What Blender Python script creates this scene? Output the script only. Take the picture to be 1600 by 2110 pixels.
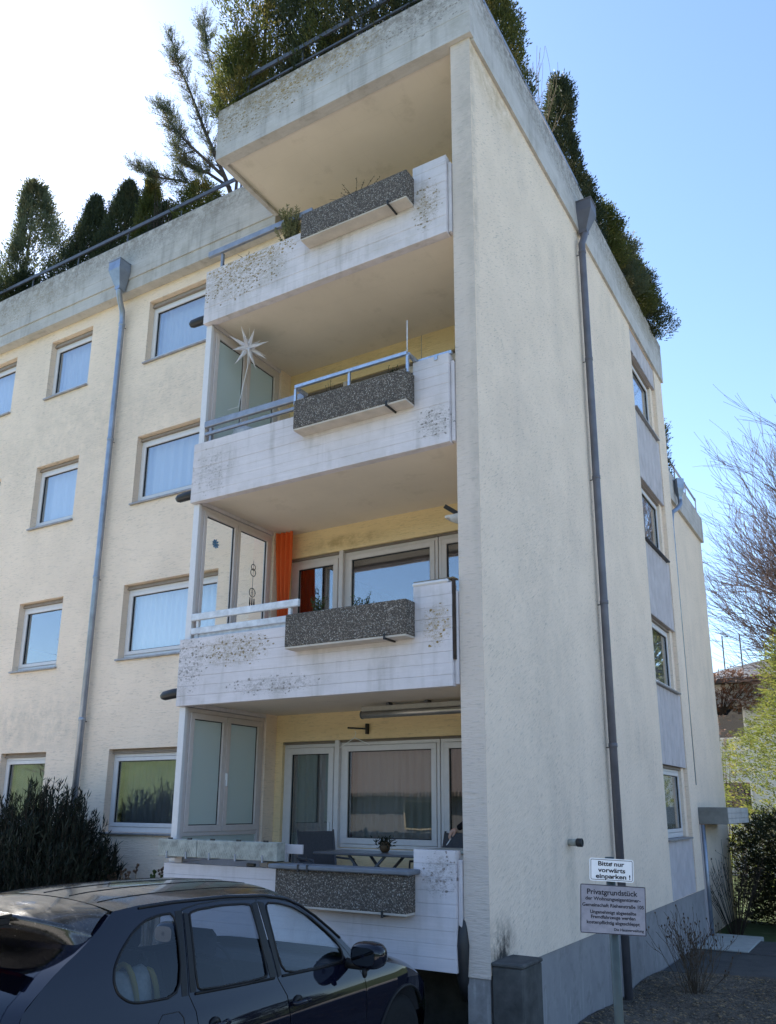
import bpy, math, random
import numpy as np
from math import sin, cos, pi, radians, sqrt, atan2
from mathutils import Vector, Matrix
from mathutils.geometry import delaunay_2d_cdt

for o in list(bpy.data.objects):
    bpy.data.objects.remove(o, do_unlink=True)
scene = bpy.context.scene
COL = scene.collection

# ------------------------------------------------------------------ camera
FPX, PITCH, YAW, ROLL = 1700.1, 0.2592, -0.5403, 0.0067
CAM = (3.482, -7.739, 1.540)
cd = bpy.data.cameras.new('camera')
cam = bpy.data.objects.new('camera', cd)
COL.objects.link(cam)
fw = Vector((sin(YAW) * cos(PITCH), cos(YAW) * cos(PITCH), sin(PITCH)))
rt = Vector((cos(YAW), -sin(YAW), 0))
up = rt.cross(fw)
r2 = rt * cos(ROLL) + up * sin(ROLL)
u2 = -rt * sin(ROLL) + up * cos(ROLL)
cam.matrix_world = Matrix(((r2.x, u2.x, -fw.x, CAM[0]), (r2.y, u2.y, -fw.y, CAM[1]),
                           (r2.z, u2.z, -fw.z, CAM[2]), (0, 0, 0, 1)))
cd.sensor_fit = 'VERTICAL'
cd.sensor_height = 24.0
cd.lens = FPX / 2110 * 24.0
cd.shift_y = (1210.2 - 1055) / 2110
cd.clip_start, cd.clip_end = 0.05, 2000
scene.camera = cam

# ------------------------------------------------------------------ sky and sun
SUN_EL, SUN_AZ = radians(42), radians(-64)        # azimuth from +Y towards +X
world = bpy.data.worlds.new('World')
scene.world = world
world.use_nodes = True
wn = world.node_tree
bg = wn.nodes['Background']
sky = wn.nodes.new('ShaderNodeTexSky')
sky.sky_type = 'NISHITA'
sky.sun_disc = False
sky.sun_elevation = SUN_EL
sky.sun_rotation = SUN_AZ
sky.altitude = 300
sky.air_density = 1.0
sky.dust_density = 0.3
sky.ozone_density = 3.0
wn.links.new(sky.outputs[0], bg.inputs[0])
bg.inputs[1].default_value = 0.103
sd = bpy.data.lights.new('sun', 'SUN')
sd.energy = 5.0
sd.angle = radians(0.53)
sd.color = (1.0, 0.94, 0.85)
sun = bpy.data.objects.new('sun', sd)
COL.objects.link(sun)
sv = Vector((sin(SUN_AZ) * cos(SUN_EL), cos(SUN_AZ) * cos(SUN_EL), sin(SUN_EL)))
sun.rotation_euler = sv.to_track_quat('Z', 'Y').to_euler()
sun.location = sv * 60
vs = scene.view_settings
vs.view_transform = 'Standard'
vs.look = 'None'
vs.gamma = 1.0
vs.use_curve_mapping = False
vs.exposure = 1.70
scene.cycles.max_bounces = 8
scene.cycles.transparent_max_bounces = 16
scene.cycles.diffuse_bounces = 4
scene.cycles.caustics_reflective = False
scene.cycles.caustics_refractive = False
scene.cycles.sample_clamp_indirect = 6.0
scene.cycles.use_denoising = True

# ------------------------------------------------------------------ material helpers
MATS = {}


class NB:
    """small helper round a node tree"""
    def __init__(s, name):
        s.m = bpy.data.materials.new(name)
        s.m.use_nodes = True
        s.t = s.m.node_tree
        s.b = s.t.nodes['Principled BSDF']
        s.out = s.t.nodes['Material Output']
        s.geo = None

    def n(s, typ, **kw):
        nd = s.t.nodes.new('ShaderNode' + typ)
        for k, v in kw.items():
            if k[0] == '_':
                setattr(nd, k[1:], v)
            else:
                s.set(nd, k, v)
        return nd

    def set(s, nd, k, v):
        inp = nd.inputs[int(k[1:])] if k[0] == 'i' and k[1:].isdigit() else nd.inputs[k.replace('_', ' ')]
        if isinstance(v, bpy.types.NodeSocket):
            s.t.links.new(v, inp)
        elif isinstance(v, tuple) and len(v) == 3 and len(getattr(inp, 'default_value', ())) == 4:
            inp.default_value = (*v, 1)
        else:
            inp.default_value = v

    def pos(s):
        if s.geo is None:
            s.geo = s.t.nodes.new('ShaderNodeNewGeometry')
        return s.geo.outputs['Position']

    def math(s, op, a, b=0.0, clamp=False):
        nd = s.n('Math', _operation=op, _use_clamp=clamp)
        s.set(nd, 'i0', a)
        s.set(nd, 'i1', b)
        return nd.outputs[0]

    def scaled(s, sc, rot=(0, 0, 0), src=None):
        v = src or s.pos()
        if any(rot):
            r0 = s.n('Mapping', Rotation=rot)
            s.set(r0, 'Vector', v)
            v = r0.outputs[0]
        nd = s.n('Mapping', Scale=sc)
        s.set(nd, 'Vector', v)
        return nd.outputs[0]

    def noise(s, scale=5, detail=3, rough=0.5, vec=None, dist=0.0):
        nd = s.n('TexNoise', Scale=scale, Detail=detail, Roughness=rough, Distortion=dist)
        s.set(nd, 'Vector', vec or s.pos())
        return nd.outputs[0]

    def voro(s, scale, feature='F1', out='Distance', vec=None, rnd=1.0):
        nd = s.n('TexVoronoi', _feature=feature, Scale=scale)
        nd.inputs['Randomness'].default_value = rnd
        s.set(nd, 'Vector', vec or s.pos())
        return nd.outputs[out]

    def ramp(s, f, a, b, ca=0.0, cb=1.0):
        nd = s.n('MapRange')
        nd.clamp = True
        s.set(nd, 'i0', f)
        for i, v in enumerate((a, b, ca, cb)):
            nd.inputs[i + 1].default_value = v
        return nd.outputs[0]

    def mix(s, f, a, b, blend='MIX'):
        nd = s.n('Mix', _data_type='RGBA', _blend_type=blend)
        s.set(nd, 'i0', f)
        for k, v in ((6, a), (7, b)):
            if isinstance(v, bpy.types.NodeSocket):
                s.t.links.new(v, nd.inputs[k])
            else:
                nd.inputs[k].default_value = (*v, 1)
        return nd.outputs[2]

    def blob(s, c, r):
        """soft ellipsoid mask in world space: 1 at its centre, 0 outside"""
        a = s.n('VectorMath', _operation='SUBTRACT', i1=c)
        s.set(a, 'i0', s.pos())
        d = s.n('VectorMath', _operation='DIVIDE', i1=r)
        s.set(d, 'i0', a.outputs[0])
        l = s.n('VectorMath', _operation='LENGTH')
        s.set(l, 'i0', d.outputs[0])
        return s.ramp(l.outputs['Value'], 0.35, 1.0, 1.0, 0.0)

    def bump(s, h, strength=0.3, dist=0.01):
        nd = s.n('Bump', Strength=strength, Distance=dist)
        s.set(nd, 'Height', h)
        s.t.links.new(nd.outputs[0], s.b.inputs['Normal'])

    def fin(s, col, rough=0.6, metal=0.0, spec=0.5, **kw):
        s.set(s.b, 'Base Color', col)
        s.set(s.b, 'Roughness', rough)
        s.set(s.b, 'Metallic', metal)
        s.set(s.b, 'Specular IOR Level', spec)
        for k, v in kw.items():
            s.set(s.b, k, v)
        MATS[s.m.name] = s.m
        return s.m


def plain(name, col, rough=0.6, metal=0.0, spec=0.4, var=0.12, scale=14.0, bump=0.0, **kw):
    b = NB(name)
    f = b.noise(scale, 4, 0.6)
    c = b.mix(b.ramp(f, 0.3, 0.7), tuple(x * (1 - var) for x in col), tuple(min(1, x * (1 + var)) for x in col))
    if bump:
        b.bump(b.noise(scale * 6, 3), bump, 0.004)
    return b.fin(c, rough, metal, spec, **kw)


def stucco(name, col, rot=(0, 0, 0), dirt=0.5, stains=()):
    b = NB(name)
    v = b.scaled((9, 9, 62), rot)
    scratch = b.noise(1.0, 4, 0.65, v, 0.4)
    samt = 0.55 if any(rot) else 0.4
    scr2 = b.noise(1.0, 2, 0.5, b.scaled((4.5, 4.5, 30), rot))
    grain = b.noise(150, 2, 0.5)
    big = b.noise(0.55, 5, 0.6)
    streak = b.noise(1.0, 3, 0.55, b.scaled((2.6, 2.6, 0.22)))
    c = b.mix(b.ramp(b.noise(1.4, 3), 0.3, 0.7), tuple(x * 0.95 for x in col), tuple(x * 1.04 for x in col))
    grey = (col[0] * 0.62, col[1] * 0.64, col[2] * 0.68)
    dm = b.math('MULTIPLY', b.ramp(big, 0.48, 0.72), b.ramp(streak, 0.38, 0.68))
    c = b.mix(b.math('MULTIPLY', dm, dirt), c, grey)
    c = b.mix(b.math('MULTIPLY', b.math('MULTIPLY', b.ramp(scratch, 0.55, 0.66), b.ramp(b.noise(1.1, 4, 0.6), 0.3, 0.62, 0.35, 1.0)), samt), c, tuple(x * 0.42 for x in col))
    for (cc, rr, amt, tint) in stains:
        m = b.math('MULTIPLY', b.blob(cc, rr), b.ramp(b.noise(5, 5, 0.7), 0.35, 0.62))
        c = b.mix(b.math('MULTIPLY', m, amt), c, tint)
    h = b.math('ADD', b.math('MULTIPLY', scratch, 1.0), b.math('MULTIPLY', grain, 0.35))
    h = b.math('ADD', h, b.math('MULTIPLY', scr2, 0.8))
    b.bump(h, 0.75, 0.016)
    return b.fin(c, 0.92, 0, 0.2)


def boardpaint(name, col, blobs=(), dirt=0.35, axis=0, topdirt=None):
    """painted board-marked surface: grain along the board, grime, lichen patches"""
    b = NB(name)
    sc = (1.6, 40, 48) if axis == 0 else (40, 1.6, 48)
    gr = b.noise(1.0, 4, 0.65, b.scaled(sc))
    gr2 = b.noise(1.0, 2, 0.5, b.scaled((5, 60, 120) if axis == 0 else (60, 5, 120)))
    big = b.noise(1.7, 5, 0.62)
    mid = b.noise(9, 5, 0.7)
    c = b.mix(b.ramp(gr, 0.3, 0.7), tuple(x * 0.93 for x in col), tuple(x * 1.05 for x in col))
    grime = b.math('MULTIPLY', b.ramp(big, 0.45, 0.7), b.ramp(gr, 0.35, 0.7))
    c = b.mix(b.math('MULTIPLY', grime, dirt), c, (0.23, 0.21, 0.19))
    c = b.mix(b.math('MULTIPLY', b.ramp(b.noise(3.2, 4, 0.6), 0.5, 0.75), dirt * 0.5), c, (0.36, 0.33, 0.27))
    drip = b.math('MULTIPLY', b.ramp(b.noise(1.0, 4, 0.6, b.scaled((9, 9, 0.9))), 0.5, 0.72), b.ramp(big, 0.35, 0.6))
    c = b.mix(b.math('MULTIPLY', drip, dirt * 0.9), c, (0.30, 0.275, 0.245))
    if topdirt:
        zz = b.n('SeparateXYZ')
        b.set(zz, 'i0', b.pos())
        m = b.math('MULTIPLY', b.ramp(zz.outputs[2], topdirt[0], topdirt[1]), b.ramp(b.math('ADD', b.math('MULTIPLY', mid, 0.6), b.math('MULTIPLY', b.noise(30, 5, 0.7), 0.4)), 0.42, 0.56))
        c = b.mix(b.math('MULTIPLY', m, topdirt[2]), c, (0.17, 0.145, 0.115))
    warp = b.n('VectorMath', _operation='MULTIPLY_ADD', i1=(0.05, 0.05, 0.05))
    nc = b.n('TexNoise', Scale=18.0, Detail=2.0)
    b.set(nc, 'Vector', b.pos())
    b.set(warp, 'i0', nc.outputs['Color'])
    b.set(warp, 'i2', b.scaled((1, 1, 1.35)))
    vn = b.n('TexVoronoi', Scale=23.0)
    b.set(vn, 'Vector', warp.outputs[0])
    vc = b.n('SeparateColor')
    b.t.links.new(vn.outputs['Color'], vc.inputs[0])
    vf = b.n('TexVoronoi', Scale=70.0)
    b.set(vf, 'Vector', warp.outputs[0])
    vg = b.n('SeparateColor')
    b.t.links.new(vf.outputs['Color'], vg.inputs[0])
    mott = b.noise(24, 6, 0.75, b.scaled((0.8, 0.8, 1.6)))
    hgt = gr
    for (cc, rr, amt, tint) in blobs:
        m = b.blob(cc, rr)
        dn = b.math('MULTIPLY', b.math('ADD', m, b.math('MULTIPLY', b.math('SUBTRACT', mid, 0.5), 1.1)), b.ramp(m, 0.0, 0.3))
        lim = b.math('MULTIPLY', dn, 0.62)
        big_ = b.math('MULTIPLY', b.math('LESS_THAN', vc.outputs[0], lim), b.ramp(b.math('SUBTRACT', vn.outputs[0], b.math('MULTIPLY', vc.outputs[1], 0.34)), 0.04, 0.20, 1.0, 0.0))
        fin_ = b.math('MULTIPLY', b.math('LESS_THAN', vg.outputs[0], b.math('MULTIPLY', lim, 0.9)), b.ramp(vf.outputs[0], 0.15, 0.48, 0.8, 0.0))
        mot = b.math('MULTIPLY', b.ramp(mott, 0.47, 0.60), b.math('MULTIPLY', b.ramp(dn, 0.2, 0.9), 0.75))
        c = b.mix(b.math('MULTIPLY', mot, amt), c, tuple(min(1, x * 1.25 + 0.02) for x in tint))
        th = b.math('MAXIMUM', big_, fin_)
        tv = b.mix(vg.outputs[1], tuple(x * 0.6 for x in tint), tuple(min(1, x * 1.5) for x in tint))
        c = b.mix(b.math('MULTIPLY', th, amt), c, tv)
    b.bump(b.math('ADD', hgt, b.math('MULTIPLY', gr2, 0.6)), 0.35, 0.006)
    return b.fin(c, 0.72, 0, 0.3)


def foliage(name, c1, c2, c3=None, scale=2.5, trans=0.35):
    b = NB(name)
    f = b.noise(scale, 3)
    c = b.mix(b.ramp(f, 0.35, 0.65), c1, c2)
    if c3:
        c = b.mix(b.ramp(b.noise(scale * 0.7 + 1.3, 2, 0.5, b.scaled((1, 1, 0.6))), 0.55, 0.68), c, c3)
    c = b.mix(b.ramp(b.noise(40, 1), 0.3, 0.7, 0.0, 0.35), c, tuple(x * 0.5 for x in c1))
    b.set(b.b, 'Base Color', c)
    b.set(b.b, 'Roughness', 0.6)
    b.set(b.b, 'Specular IOR Level', 0.25)
    tr = b.n('BsdfTranslucent')
    b.t.links.new(c, tr.inputs[0])
    mx = b.n('MixShader')
    mx.inputs[0].default_value = trans
    b.t.links.new(b.b.outputs[0], mx.inputs[1])
    b.t.links.new(tr.outputs[0], mx.inputs[2])
    b.t.links.new(mx.outputs[0], b.out.inputs[0])
    MATS[name] = b.m
    return b.m


def glassmat(name, tint=(0.95, 0.97, 0.98), k=0.08, rough=0.0):
    b = NB(name)
    tr = b.n('BsdfTransparent', Color=tint)
    gl = b.n('BsdfGlossy', Color=(0.96, 0.98, 1.0), Roughness=rough)
    lw = b.n('LayerWeight', Blend=0.5)
    f5 = b.math('POWER', lw.outputs['Facing'], 5.0)
    # real panes are never quite flat: a faint large-scale waviness
    bp = b.n('Bump', Strength=0.06, Distance=0.02)
    b.set(bp, 'Height', b.noise(1.3, 2))
    b.t.links.new(bp.outputs[0], gl.inputs['Normal'])
    f = b.math('ADD', b.math('MULTIPLY', f5, 1.0 - k), k, True)
    mx = b.n('MixShader')
    b.set(mx, 'i0', f)
    b.t.links.new(tr.outputs[0], mx.inputs[1])
    b.t.links.new(gl.outputs[0], mx.inputs[2])
    b.t.links.new(mx.outputs[0], b.out.inputs[0])
    MATS[name] = b.m
    return b.m


def frosted(name, col):
    b = NB(name)
    df = b.n('BsdfDiffuse', Color=col)
    tl = b.n('BsdfTranslucent', Color=col)
    gl = b.n('BsdfGlossy', Color=(1, 1, 1), Roughness=0.12)
    m1 = b.n('MixShader')
    m1.inputs[0].default_value = 0.55
    b.t.links.new(df.outputs[0], m1.inputs[1])
    b.t.links.new(tl.outputs[0], m1.inputs[2])
    fr = b.n('Fresnel', IOR=1.45)
    m2 = b.n('MixShader')
    b.set(m2, 'i0', fr.outputs[0])
    b.t.links.new(m1.outputs[0], m2.inputs[1])
    b.t.links.new(gl.outputs[0], m2.inputs[2])
    b.t.links.new(m2.outputs[0], b.out.inputs[0])
    MATS[name] = b.m
    return b.m


def cloth(name, col, trans=0.5, clear=0.0):
    b = NB(name)
    df = b.n('BsdfDiffuse', Color=col)
    tl = b.n('BsdfTranslucent', Color=col)
    m1 = b.n('MixShader')
    m1.inputs[0].default_value = trans
    b.t.links.new(df.outputs[0], m1.inputs[1])
    b.t.links.new(tl.outputs[0], m1.inputs[2])
    last = m1
    if clear:
        tp = b.n('BsdfTransparent')
        m2 = b.n('MixShader')
        m2.inputs[0].default_value = clear
        b.t.links.new(m1.outputs[0], m2.inputs[1])
        b.t.links.new(tp.outputs[0], m2.inputs[2])
        last = m2
    b.t.links.new(last.outputs[0], b.out.inputs[0])
    MATS[name] = b.m
    return b.m


def mk_soffit():
    b = NB('soffit_paint')
    col = (0.78, 0.69, 0.58)
    f = b.noise(0.9, 5, 0.6)
    c = b.mix(b.ramp(f, 0.3, 0.7), tuple(x * 0.90 for x in col), col)
    w = b.n('TexBrick', Scale=1.0, Mortar_Size=0.006, Brick_Width=1.5, Row_Height=0.5)
    w.inputs['Color1'].default_value = (0, 0, 0, 1)
    w.inputs['Color2'].default_value = (0, 0, 0, 1)
    w.inputs['Mortar'].default_value = (1, 1, 1, 1)
    b.set(w, 'Vector', b.pos())
    c = b.mix(b.math('MULTIPLY', w.outputs['Fac'], 0.05), c, (0.3, 0.26, 0.22))
    st = b.math('MULTIPLY', b.ramp(b.noise(2.3, 6, 0.7), 0.56, 0.7), 0.25)
    c = b.mix(st, c, (0.42, 0.36, 0.28))
    b.bump(b.noise(30, 3), 0.15, 0.006)
    return b.fin(c, 0.85, 0, 0.2)


OCHRE = (0.26, 0.17, 0.045)
LICHEN = (0.22, 0.165, 0.085)
SOOT = (0.20, 0.18, 0.165)
CREAM = (0.92, 0.75, 0.60)
stucco('wall_cream', CREAM, dirt=0.34, stains=[
    ((-9.2, 1.6, 8.3), (3.5, 2, 1.6), 0.2, (0.34, 0.31, 0.26)), ((-6.4, 1.6, 8.6), (1.6, 1, 0.9), 0.15, (0.36, 0.33, 0.28)),
    ((-9.4, 1.6, 2.9), (2.2, 1, 0.7), 0.35, (0.36, 0.34, 0.3))])
stucco('wall_gable', CREAM, rot=(radians(-32), 0, 0), dirt=0.42, stains=[
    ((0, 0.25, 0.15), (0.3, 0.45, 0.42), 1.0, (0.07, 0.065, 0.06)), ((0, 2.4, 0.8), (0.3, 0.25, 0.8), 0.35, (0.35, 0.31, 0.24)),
    ((0, 1.8, 3.5), (0.4, 1.3, 3.5), 0.14, (0.36, 0.34, 0.3)), ((0, 0.05, 9.0), (0.6, 0.12, 2.6), 0.35, (0.25, 0.23, 0.2)),
    ((0, 0.6, 10.9), (0.5, 1.4, 0.5), 0.5, (0.45, 0.3, 0.12))])
stucco('wall_pier', (0.70, 0.60, 0.525), dirt=0.45, stains=[
    ((-0.05, 0, 9.6), (0.2, 0.4, 2.2), 0.28, (0.26, 0.24, 0.21)), ((-0.02, 0, 6.0), (0.12, 0.3, 3.0), 0.3, (0.3, 0.28, 0.25))])
stucco('wall_yellow', (0.90, 0.70, 0.42), dirt=0.3, stains=[((-3.0, 1.85, 5.3), (0.9, 0.5, 0.14), 0.5, (0.3, 0.18, 0.06))])
plain('box_base', (0.52, 0.46, 0.40), 0.9, 0, 0.2, 0.12, 6)
mk_soffit()
b_ = NB('plinth_paint')
c_ = b_.mix(b_.ramp(b_.noise(2.5, 5, 0.65), 0.3, 0.7), (0.255, 0.245, 0.25), (0.32, 0.305, 0.305))
dr_ = b_.math('MULTIPLY', b_.ramp(b_.noise(1.0, 3, 0.6, b_.scaled((13, 13, 0.8))), 0.58, 0.68), b_.ramp(b_.noise(1.7, 3), 0.42, 0.62))
c_ = b_.mix(b_.math('MULTIPLY', dr_, 0.5), c_, (0.5, 0.49, 0.47))
c_ = b_.mix(b_.math('MULTIPLY', b_.ramp(b_.noise(3.5, 6, 0.7), 0.52, 0.68), 0.45), c_, (0.13, 0.125, 0.12))
b_.bump(b_.noise(15, 4), 0.25, 0.006)
b_.fin(c_, 0.8, 0, 0.25)
plain('stub_concrete', (0.085, 0.083, 0.08), 0.9, 0, 0.2, 0.35, 5, 0.4)
plain('concrete_grey', (0.22, 0.215, 0.2), 0.9, 0, 0.2, 0.25, 3.5, 0.3)
WB = (0.70, 0.645, 0.66)
boardpaint('boards_a', WB, [((-3.3, -.1, .3), (.5, .4, .3), .0, OCHRE), ((-.5, -.1, .88), (.26, .4, .26), .75, (0.17, 0.13, 0.11))], 0.32)
boardpaint('boards_b', WB, [((-3.35, -.1, 3.4), (.8, .4, .26), .9, LICHEN), ((-.5, -.1, 3.42), (.22, .4, .30), .95, OCHRE),
                            ((-2.7, -.1, 2.92), (.9, .4, .14), .8, SOOT), ((-4.1, -.1, 3.3), (.4, .4, .5), .7, SOOT)], 0.5)
boardpaint('boards_c', WB, [((-.5, -.1, 5.78), (.3, .4, .25), .9, SOOT), ((-3.9, -.1, 5.9), (.5, .4, .4), .4, SOOT)], 0.45)
boardpaint('boards_d', WB, [((-3.55, -.1, 8.86), (1.05, .5, .5), 1.0, LICHEN), ((-3.4, -.1, 9.05), (1.1, .5, .2), .8, OCHRE),
                            ((-.6, -.1, 8.75), (.25, .4, .45), .85, LICHEN)], 0.55)
boardpaint('fascia_front', (0.56, 0.525, 0.50), [((-3.6, -.1, 11.7), (1.4, .5, .5), .95, LICHEN), ((-2.4, -.1, 11.8), (1.6, .5, .32), .8, OCHRE),
                                              ((-.6, -.1, 11.75), (1.0, .5, .4), .7, SOOT)], 0.8, 0, (11.45, 12.05, .85))
boardpaint('fascia_side', (0.56, 0.525, 0.50), [((0, 4, 11.75), (.5, 4.5, .4), .7, SOOT), ((0, 8, 11.7), (.5, 3, .4), .7, LICHEN)], 0.8, 1, (11.4, 12.05, .9))
boardpaint('fascia_left', (0.54, 0.51, 0.48), [((-7.5, 1.4, 11.75), (2.5, .5, .35), .5, SOOT), ((-11, 1.4, 11.6), (2.5, .5, .4), .6, LICHEN)], 0.8, 0, (11.4, 12.1, .8))
plain('frame_white', (0.70, 0.67, 0.67), 0.38, 0, 0.5, 0.04)
plain('frame_pink', (0.66, 0.585, 0.56), 0.42, 0, 0.5, 0.04)
plain('seal_black', (0.015, 0.015, 0.016), 0.5, 0, 0.4, 0.1)
plain('sill_metal', (0.33, 0.32, 0.33), 0.5, 0.5, 0.5, 0.2, 8)
plain('sill_dark', (0.05, 0.05, 0.06), 0.5, 0.3, 0.5, 0.2, 8)
plain('shutter_slat', (0.30, 0.25, 0.21), 0.6, 0, 0.3, 0.08)
plain('panel_mauve', (0.53, 0.48, 0.485), 0.75, 0, 0.3, 0.12, 3)
plain('rail_grey', (0.27, 0.29, 0.34), 0.45, 0.35, 0.5, 0.15, 10)
plain('rail_dark', (0.10, 0.105, 0.12), 0.5, 0.3, 0.5, 0.2, 10)
plain('galvanised', (0.50, 0.54, 0.60), 0.38, 0.85, 0.5, 0.18, 22)
plain('weathered_white', (0.62, 0.64, 0.68), 0.7, 0, 0.4, 0.22, 9)
plain('zinc_pipe', (0.30, 0.335, 0.40), 0.42, 0.75, 0.5, 0.22, 3.5)
plain('brown_pipe', (0.145, 0.14, 0.16), 0.5, 0.3, 0.5, 0.2, 3.5)
plain('black_plastic', (0.02, 0.02, 0.022), 0.45, 0, 0.5, 0.1)
plain('iron_dark', (0.03, 0.03, 0.032), 0.55, 0.3, 0.5, 0.2)
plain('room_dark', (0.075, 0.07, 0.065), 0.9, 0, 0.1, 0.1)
plain('room_floor', (0.12, 0.09, 0.065), 0.7, 0, 0.3, 0.1)
plain('roof_deck', (0.16, 0.155, 0.15), 0.95, 0, 0.1, 0.2)
plain('slate_top', (0.16, 0.175, 0.20), 0.55, 0, 0.4, 0.15, 6)
plain('table_grey', (0.12, 0.125, 0.14), 0.35, 0.2, 0.5, 0.1)
plain('chair_cloth', (0.085, 0.085, 0.095), 0.85, 0, 0.2, 0.15, 60)
plain('terracotta', (0.12, 0.07, 0.035), 0.6, 0, 0.3, 0.2)
plain('soil', (0.045, 0.035, 0.026), 0.98, 0, 0.1, 0.4, 40, 0.5)
plain('wood_dark', (0.05, 0.036, 0.028), 0.85, 0, 0.2, 0.3, 20)
plain('wood_old', (0.20, 0.155, 0.10), 0.8, 0, 0.2, 0.25, 20)
plain('trough_white', (0.40, 0.395, 0.35), 0.85, 0, 0.2, 0.3, 12, 0.3)
plain('aluminium', (0.42, 0.40, 0.38), 0.4, 0.8, 0.5, 0.1)
plain('stone_slab', (0.36, 0.37, 0.35), 0.85, 0, 0.3, 0.12, 6, 0.2)
plain('green_post', (0.075, 0.09, 0.085), 0.5, 0.5, 0.5, 0.2, 6)
plain('white_paint', (0.8, 0.8, 0.8), 0.5, 0, 0.4, 0.03)
plain('skin', (0.45, 0.27, 0.20), 0.5, 0, 0.4, 0.06)
plain('dark_sweater', (0.012, 0.012, 0.015), 0.9, 0, 0.1, 0.2)
plain('hair_dark', (0.02, 0.014, 0.01), 0.6, 0, 0.3, 0.2)
plain('red_cloth', (0.16, 0.015, 0.02), 0.9, 0, 0.1, 0.3)
plain('bark', (0.085, 0.068, 0.055), 0.95, 0, 0.1, 0.35, 12, 0.4)
plain('bark_twig', (0.115, 0.085, 0.08), 0.9, 0, 0.1, 0.3, 6)
plain('bark_red', (0.15, 0.095, 0.085), 0.9, 0, 0.1, 0.3, 6)
plain('twig_tan', (0.24, 0.18, 0.115), 0.9, 0, 0.1, 0.3, 8)
plain('twig_dark', (0.05, 0.038, 0.03), 0.9, 0, 0.1, 0.3, 8)
plain('twig_mid', (0.12, 0.09, 0.065), 0.9, 0, 0.1, 0.35, 8)
plain('bud', (0.10, 0.065, 0.045), 0.9, 0, 0.1, 0.3, 20)
glassmat('glass_window', (0.93, 0.95, 0.96), 0.20)
glassmat('glass_screen', (0.98, 0.99, 0.985), 0.03)
glassmat('glass_car', (0.40, 0.44, 0.50), 0.045)
glassmat('glass_car_front', (0.80, 0.85, 0.88), 0.06)
frosted('glass_frosted', (0.76, 0.84, 0.81))
cloth('net_curtain', (0.88, 0.90, 0.92), 0.25, 0.06)
cloth('heavy_curtain', (0.55, 0.55, 0.52), 0.3)
cloth('grey_curtain', (0.30, 0.30, 0.29), 0.3)
cloth('brown_curtain', (0.05, 0.03, 0.03), 0.2)
cloth('orange_cloth', (0.80, 0.16, 0.05), 0.3)
cloth('paper_star', (0.88, 0.87, 0.92), 0.35)
foliage('thuja_gold', (0.07, 0.09, 0.022), (0.125, 0.13, 0.036), (0.24, 0.19, 0.055), 1.3, 0.45)
foliage('thuja_dark', (0.030, 0.044, 0.020), (0.055, 0.070, 0.030), (0.10, 0.095, 0.04), 1.5, 0.35)
foliage('juniper_grey', (0.085, 0.105, 0.06), (0.14, 0.155, 0.085), (0.20, 0.17, 0.08), 1.8, 0.5)
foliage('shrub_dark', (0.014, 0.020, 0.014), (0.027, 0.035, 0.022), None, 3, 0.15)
foliage('hedge_green', (0.022, 0.03, 0.014), (0.045, 0.05, 0.02), (0.07, 0.06, 0.025), 1.2, 0.25)
foliage('spruce_gold', (0.10, 0.13, 0.03), (0.19, 0.21, 0.05), (0.32, 0.29, 0.08), 1.1, 0.45)
foliage('leaf_green', (0.045, 0.075, 0.02), (0.08, 0.11, 0.03), None, 6, 0.3)
foliage('rosemary', (0.22, 0.23, 0.11), (0.32, 0.30, 0.15), None, 6, 0.4)
foliage('grass', (0.07, 0.11, 0.025), (0.12, 0.17, 0.04), (0.16, 0.16, 0.06), 0.6, 0.2)
foliage('red_bush', (0.13, 0.06, 0.035), (0.2, 0.10, 0.06), None, 2, 0.2)


def mk_aggregate():
    b = NB('aggregate')
    d = b.voro(76, 'F1', 'Distance')
    c = b.voro(76, 'F1', 'Color')
    sep = b.n('SeparateColor')
    b.t.links.new(c, sep.inputs[0])
    nd = b.n('ValToRGB')
    b.t.links.new(sep.outputs[0], nd.inputs[0])
    el = nd.color_ramp.elements
    el[0].position, el[0].color = 0.0, (0.050, 0.040, 0.033, 1)
    el[1].position, el[1].color = 1.0, (0.58, 0.52, 0.45, 1)
    for p, cc in ((0.35, (0.11, 0.09, 0.073)), (0.62, (0.22, 0.182, 0.15)), (0.82, (0.36, 0.30, 0.25)), (0.92, (0.42, 0.40, 0.37))):
        e = el.new(p)
        e.color = (*cc, 1)
    col = b.mix(b.ramp(d, 0.38, 0.62), nd.outputs[0], (0.085, 0.070, 0.058))
    col = b.mix(b.ramp(b.noise(2.5, 4), 0.5, 0.75, 0, 0.4), col, (0.05, 0.047, 0.042))
    b.bump(b.math('SUBTRACT', 1.0, b.ramp(d, 0.1, 0.6)), 0.9, 0.008)
    return b.fin(col, 0.75, 0, 0.4)


mk_aggregate()


def mk_ground(name, c1, c2, c3, scale, bump=0.5, rough=0.95):
    b = NB(name)
    f = b.noise(scale, 6, 0.7)
    c = b.mix(b.ramp(f, 0.3, 0.7), c1, c2)
    c = b.mix(b.ramp(b.noise(scale * 9, 3, 0.6), 0.55, 0.7), c, c3)
    c = b.mix(b.ramp(b.noise(scale * 0.16, 3), 0.4, 0.7, 0, 0.5), c, tuple(x * 0.55 for x in c1))
    b.bump(b.math('ADD', b.noise(scale * 8, 4, 0.7), f), bump, 0.02)
    return b.fin(c, rough, 0, 0.2)


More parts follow.
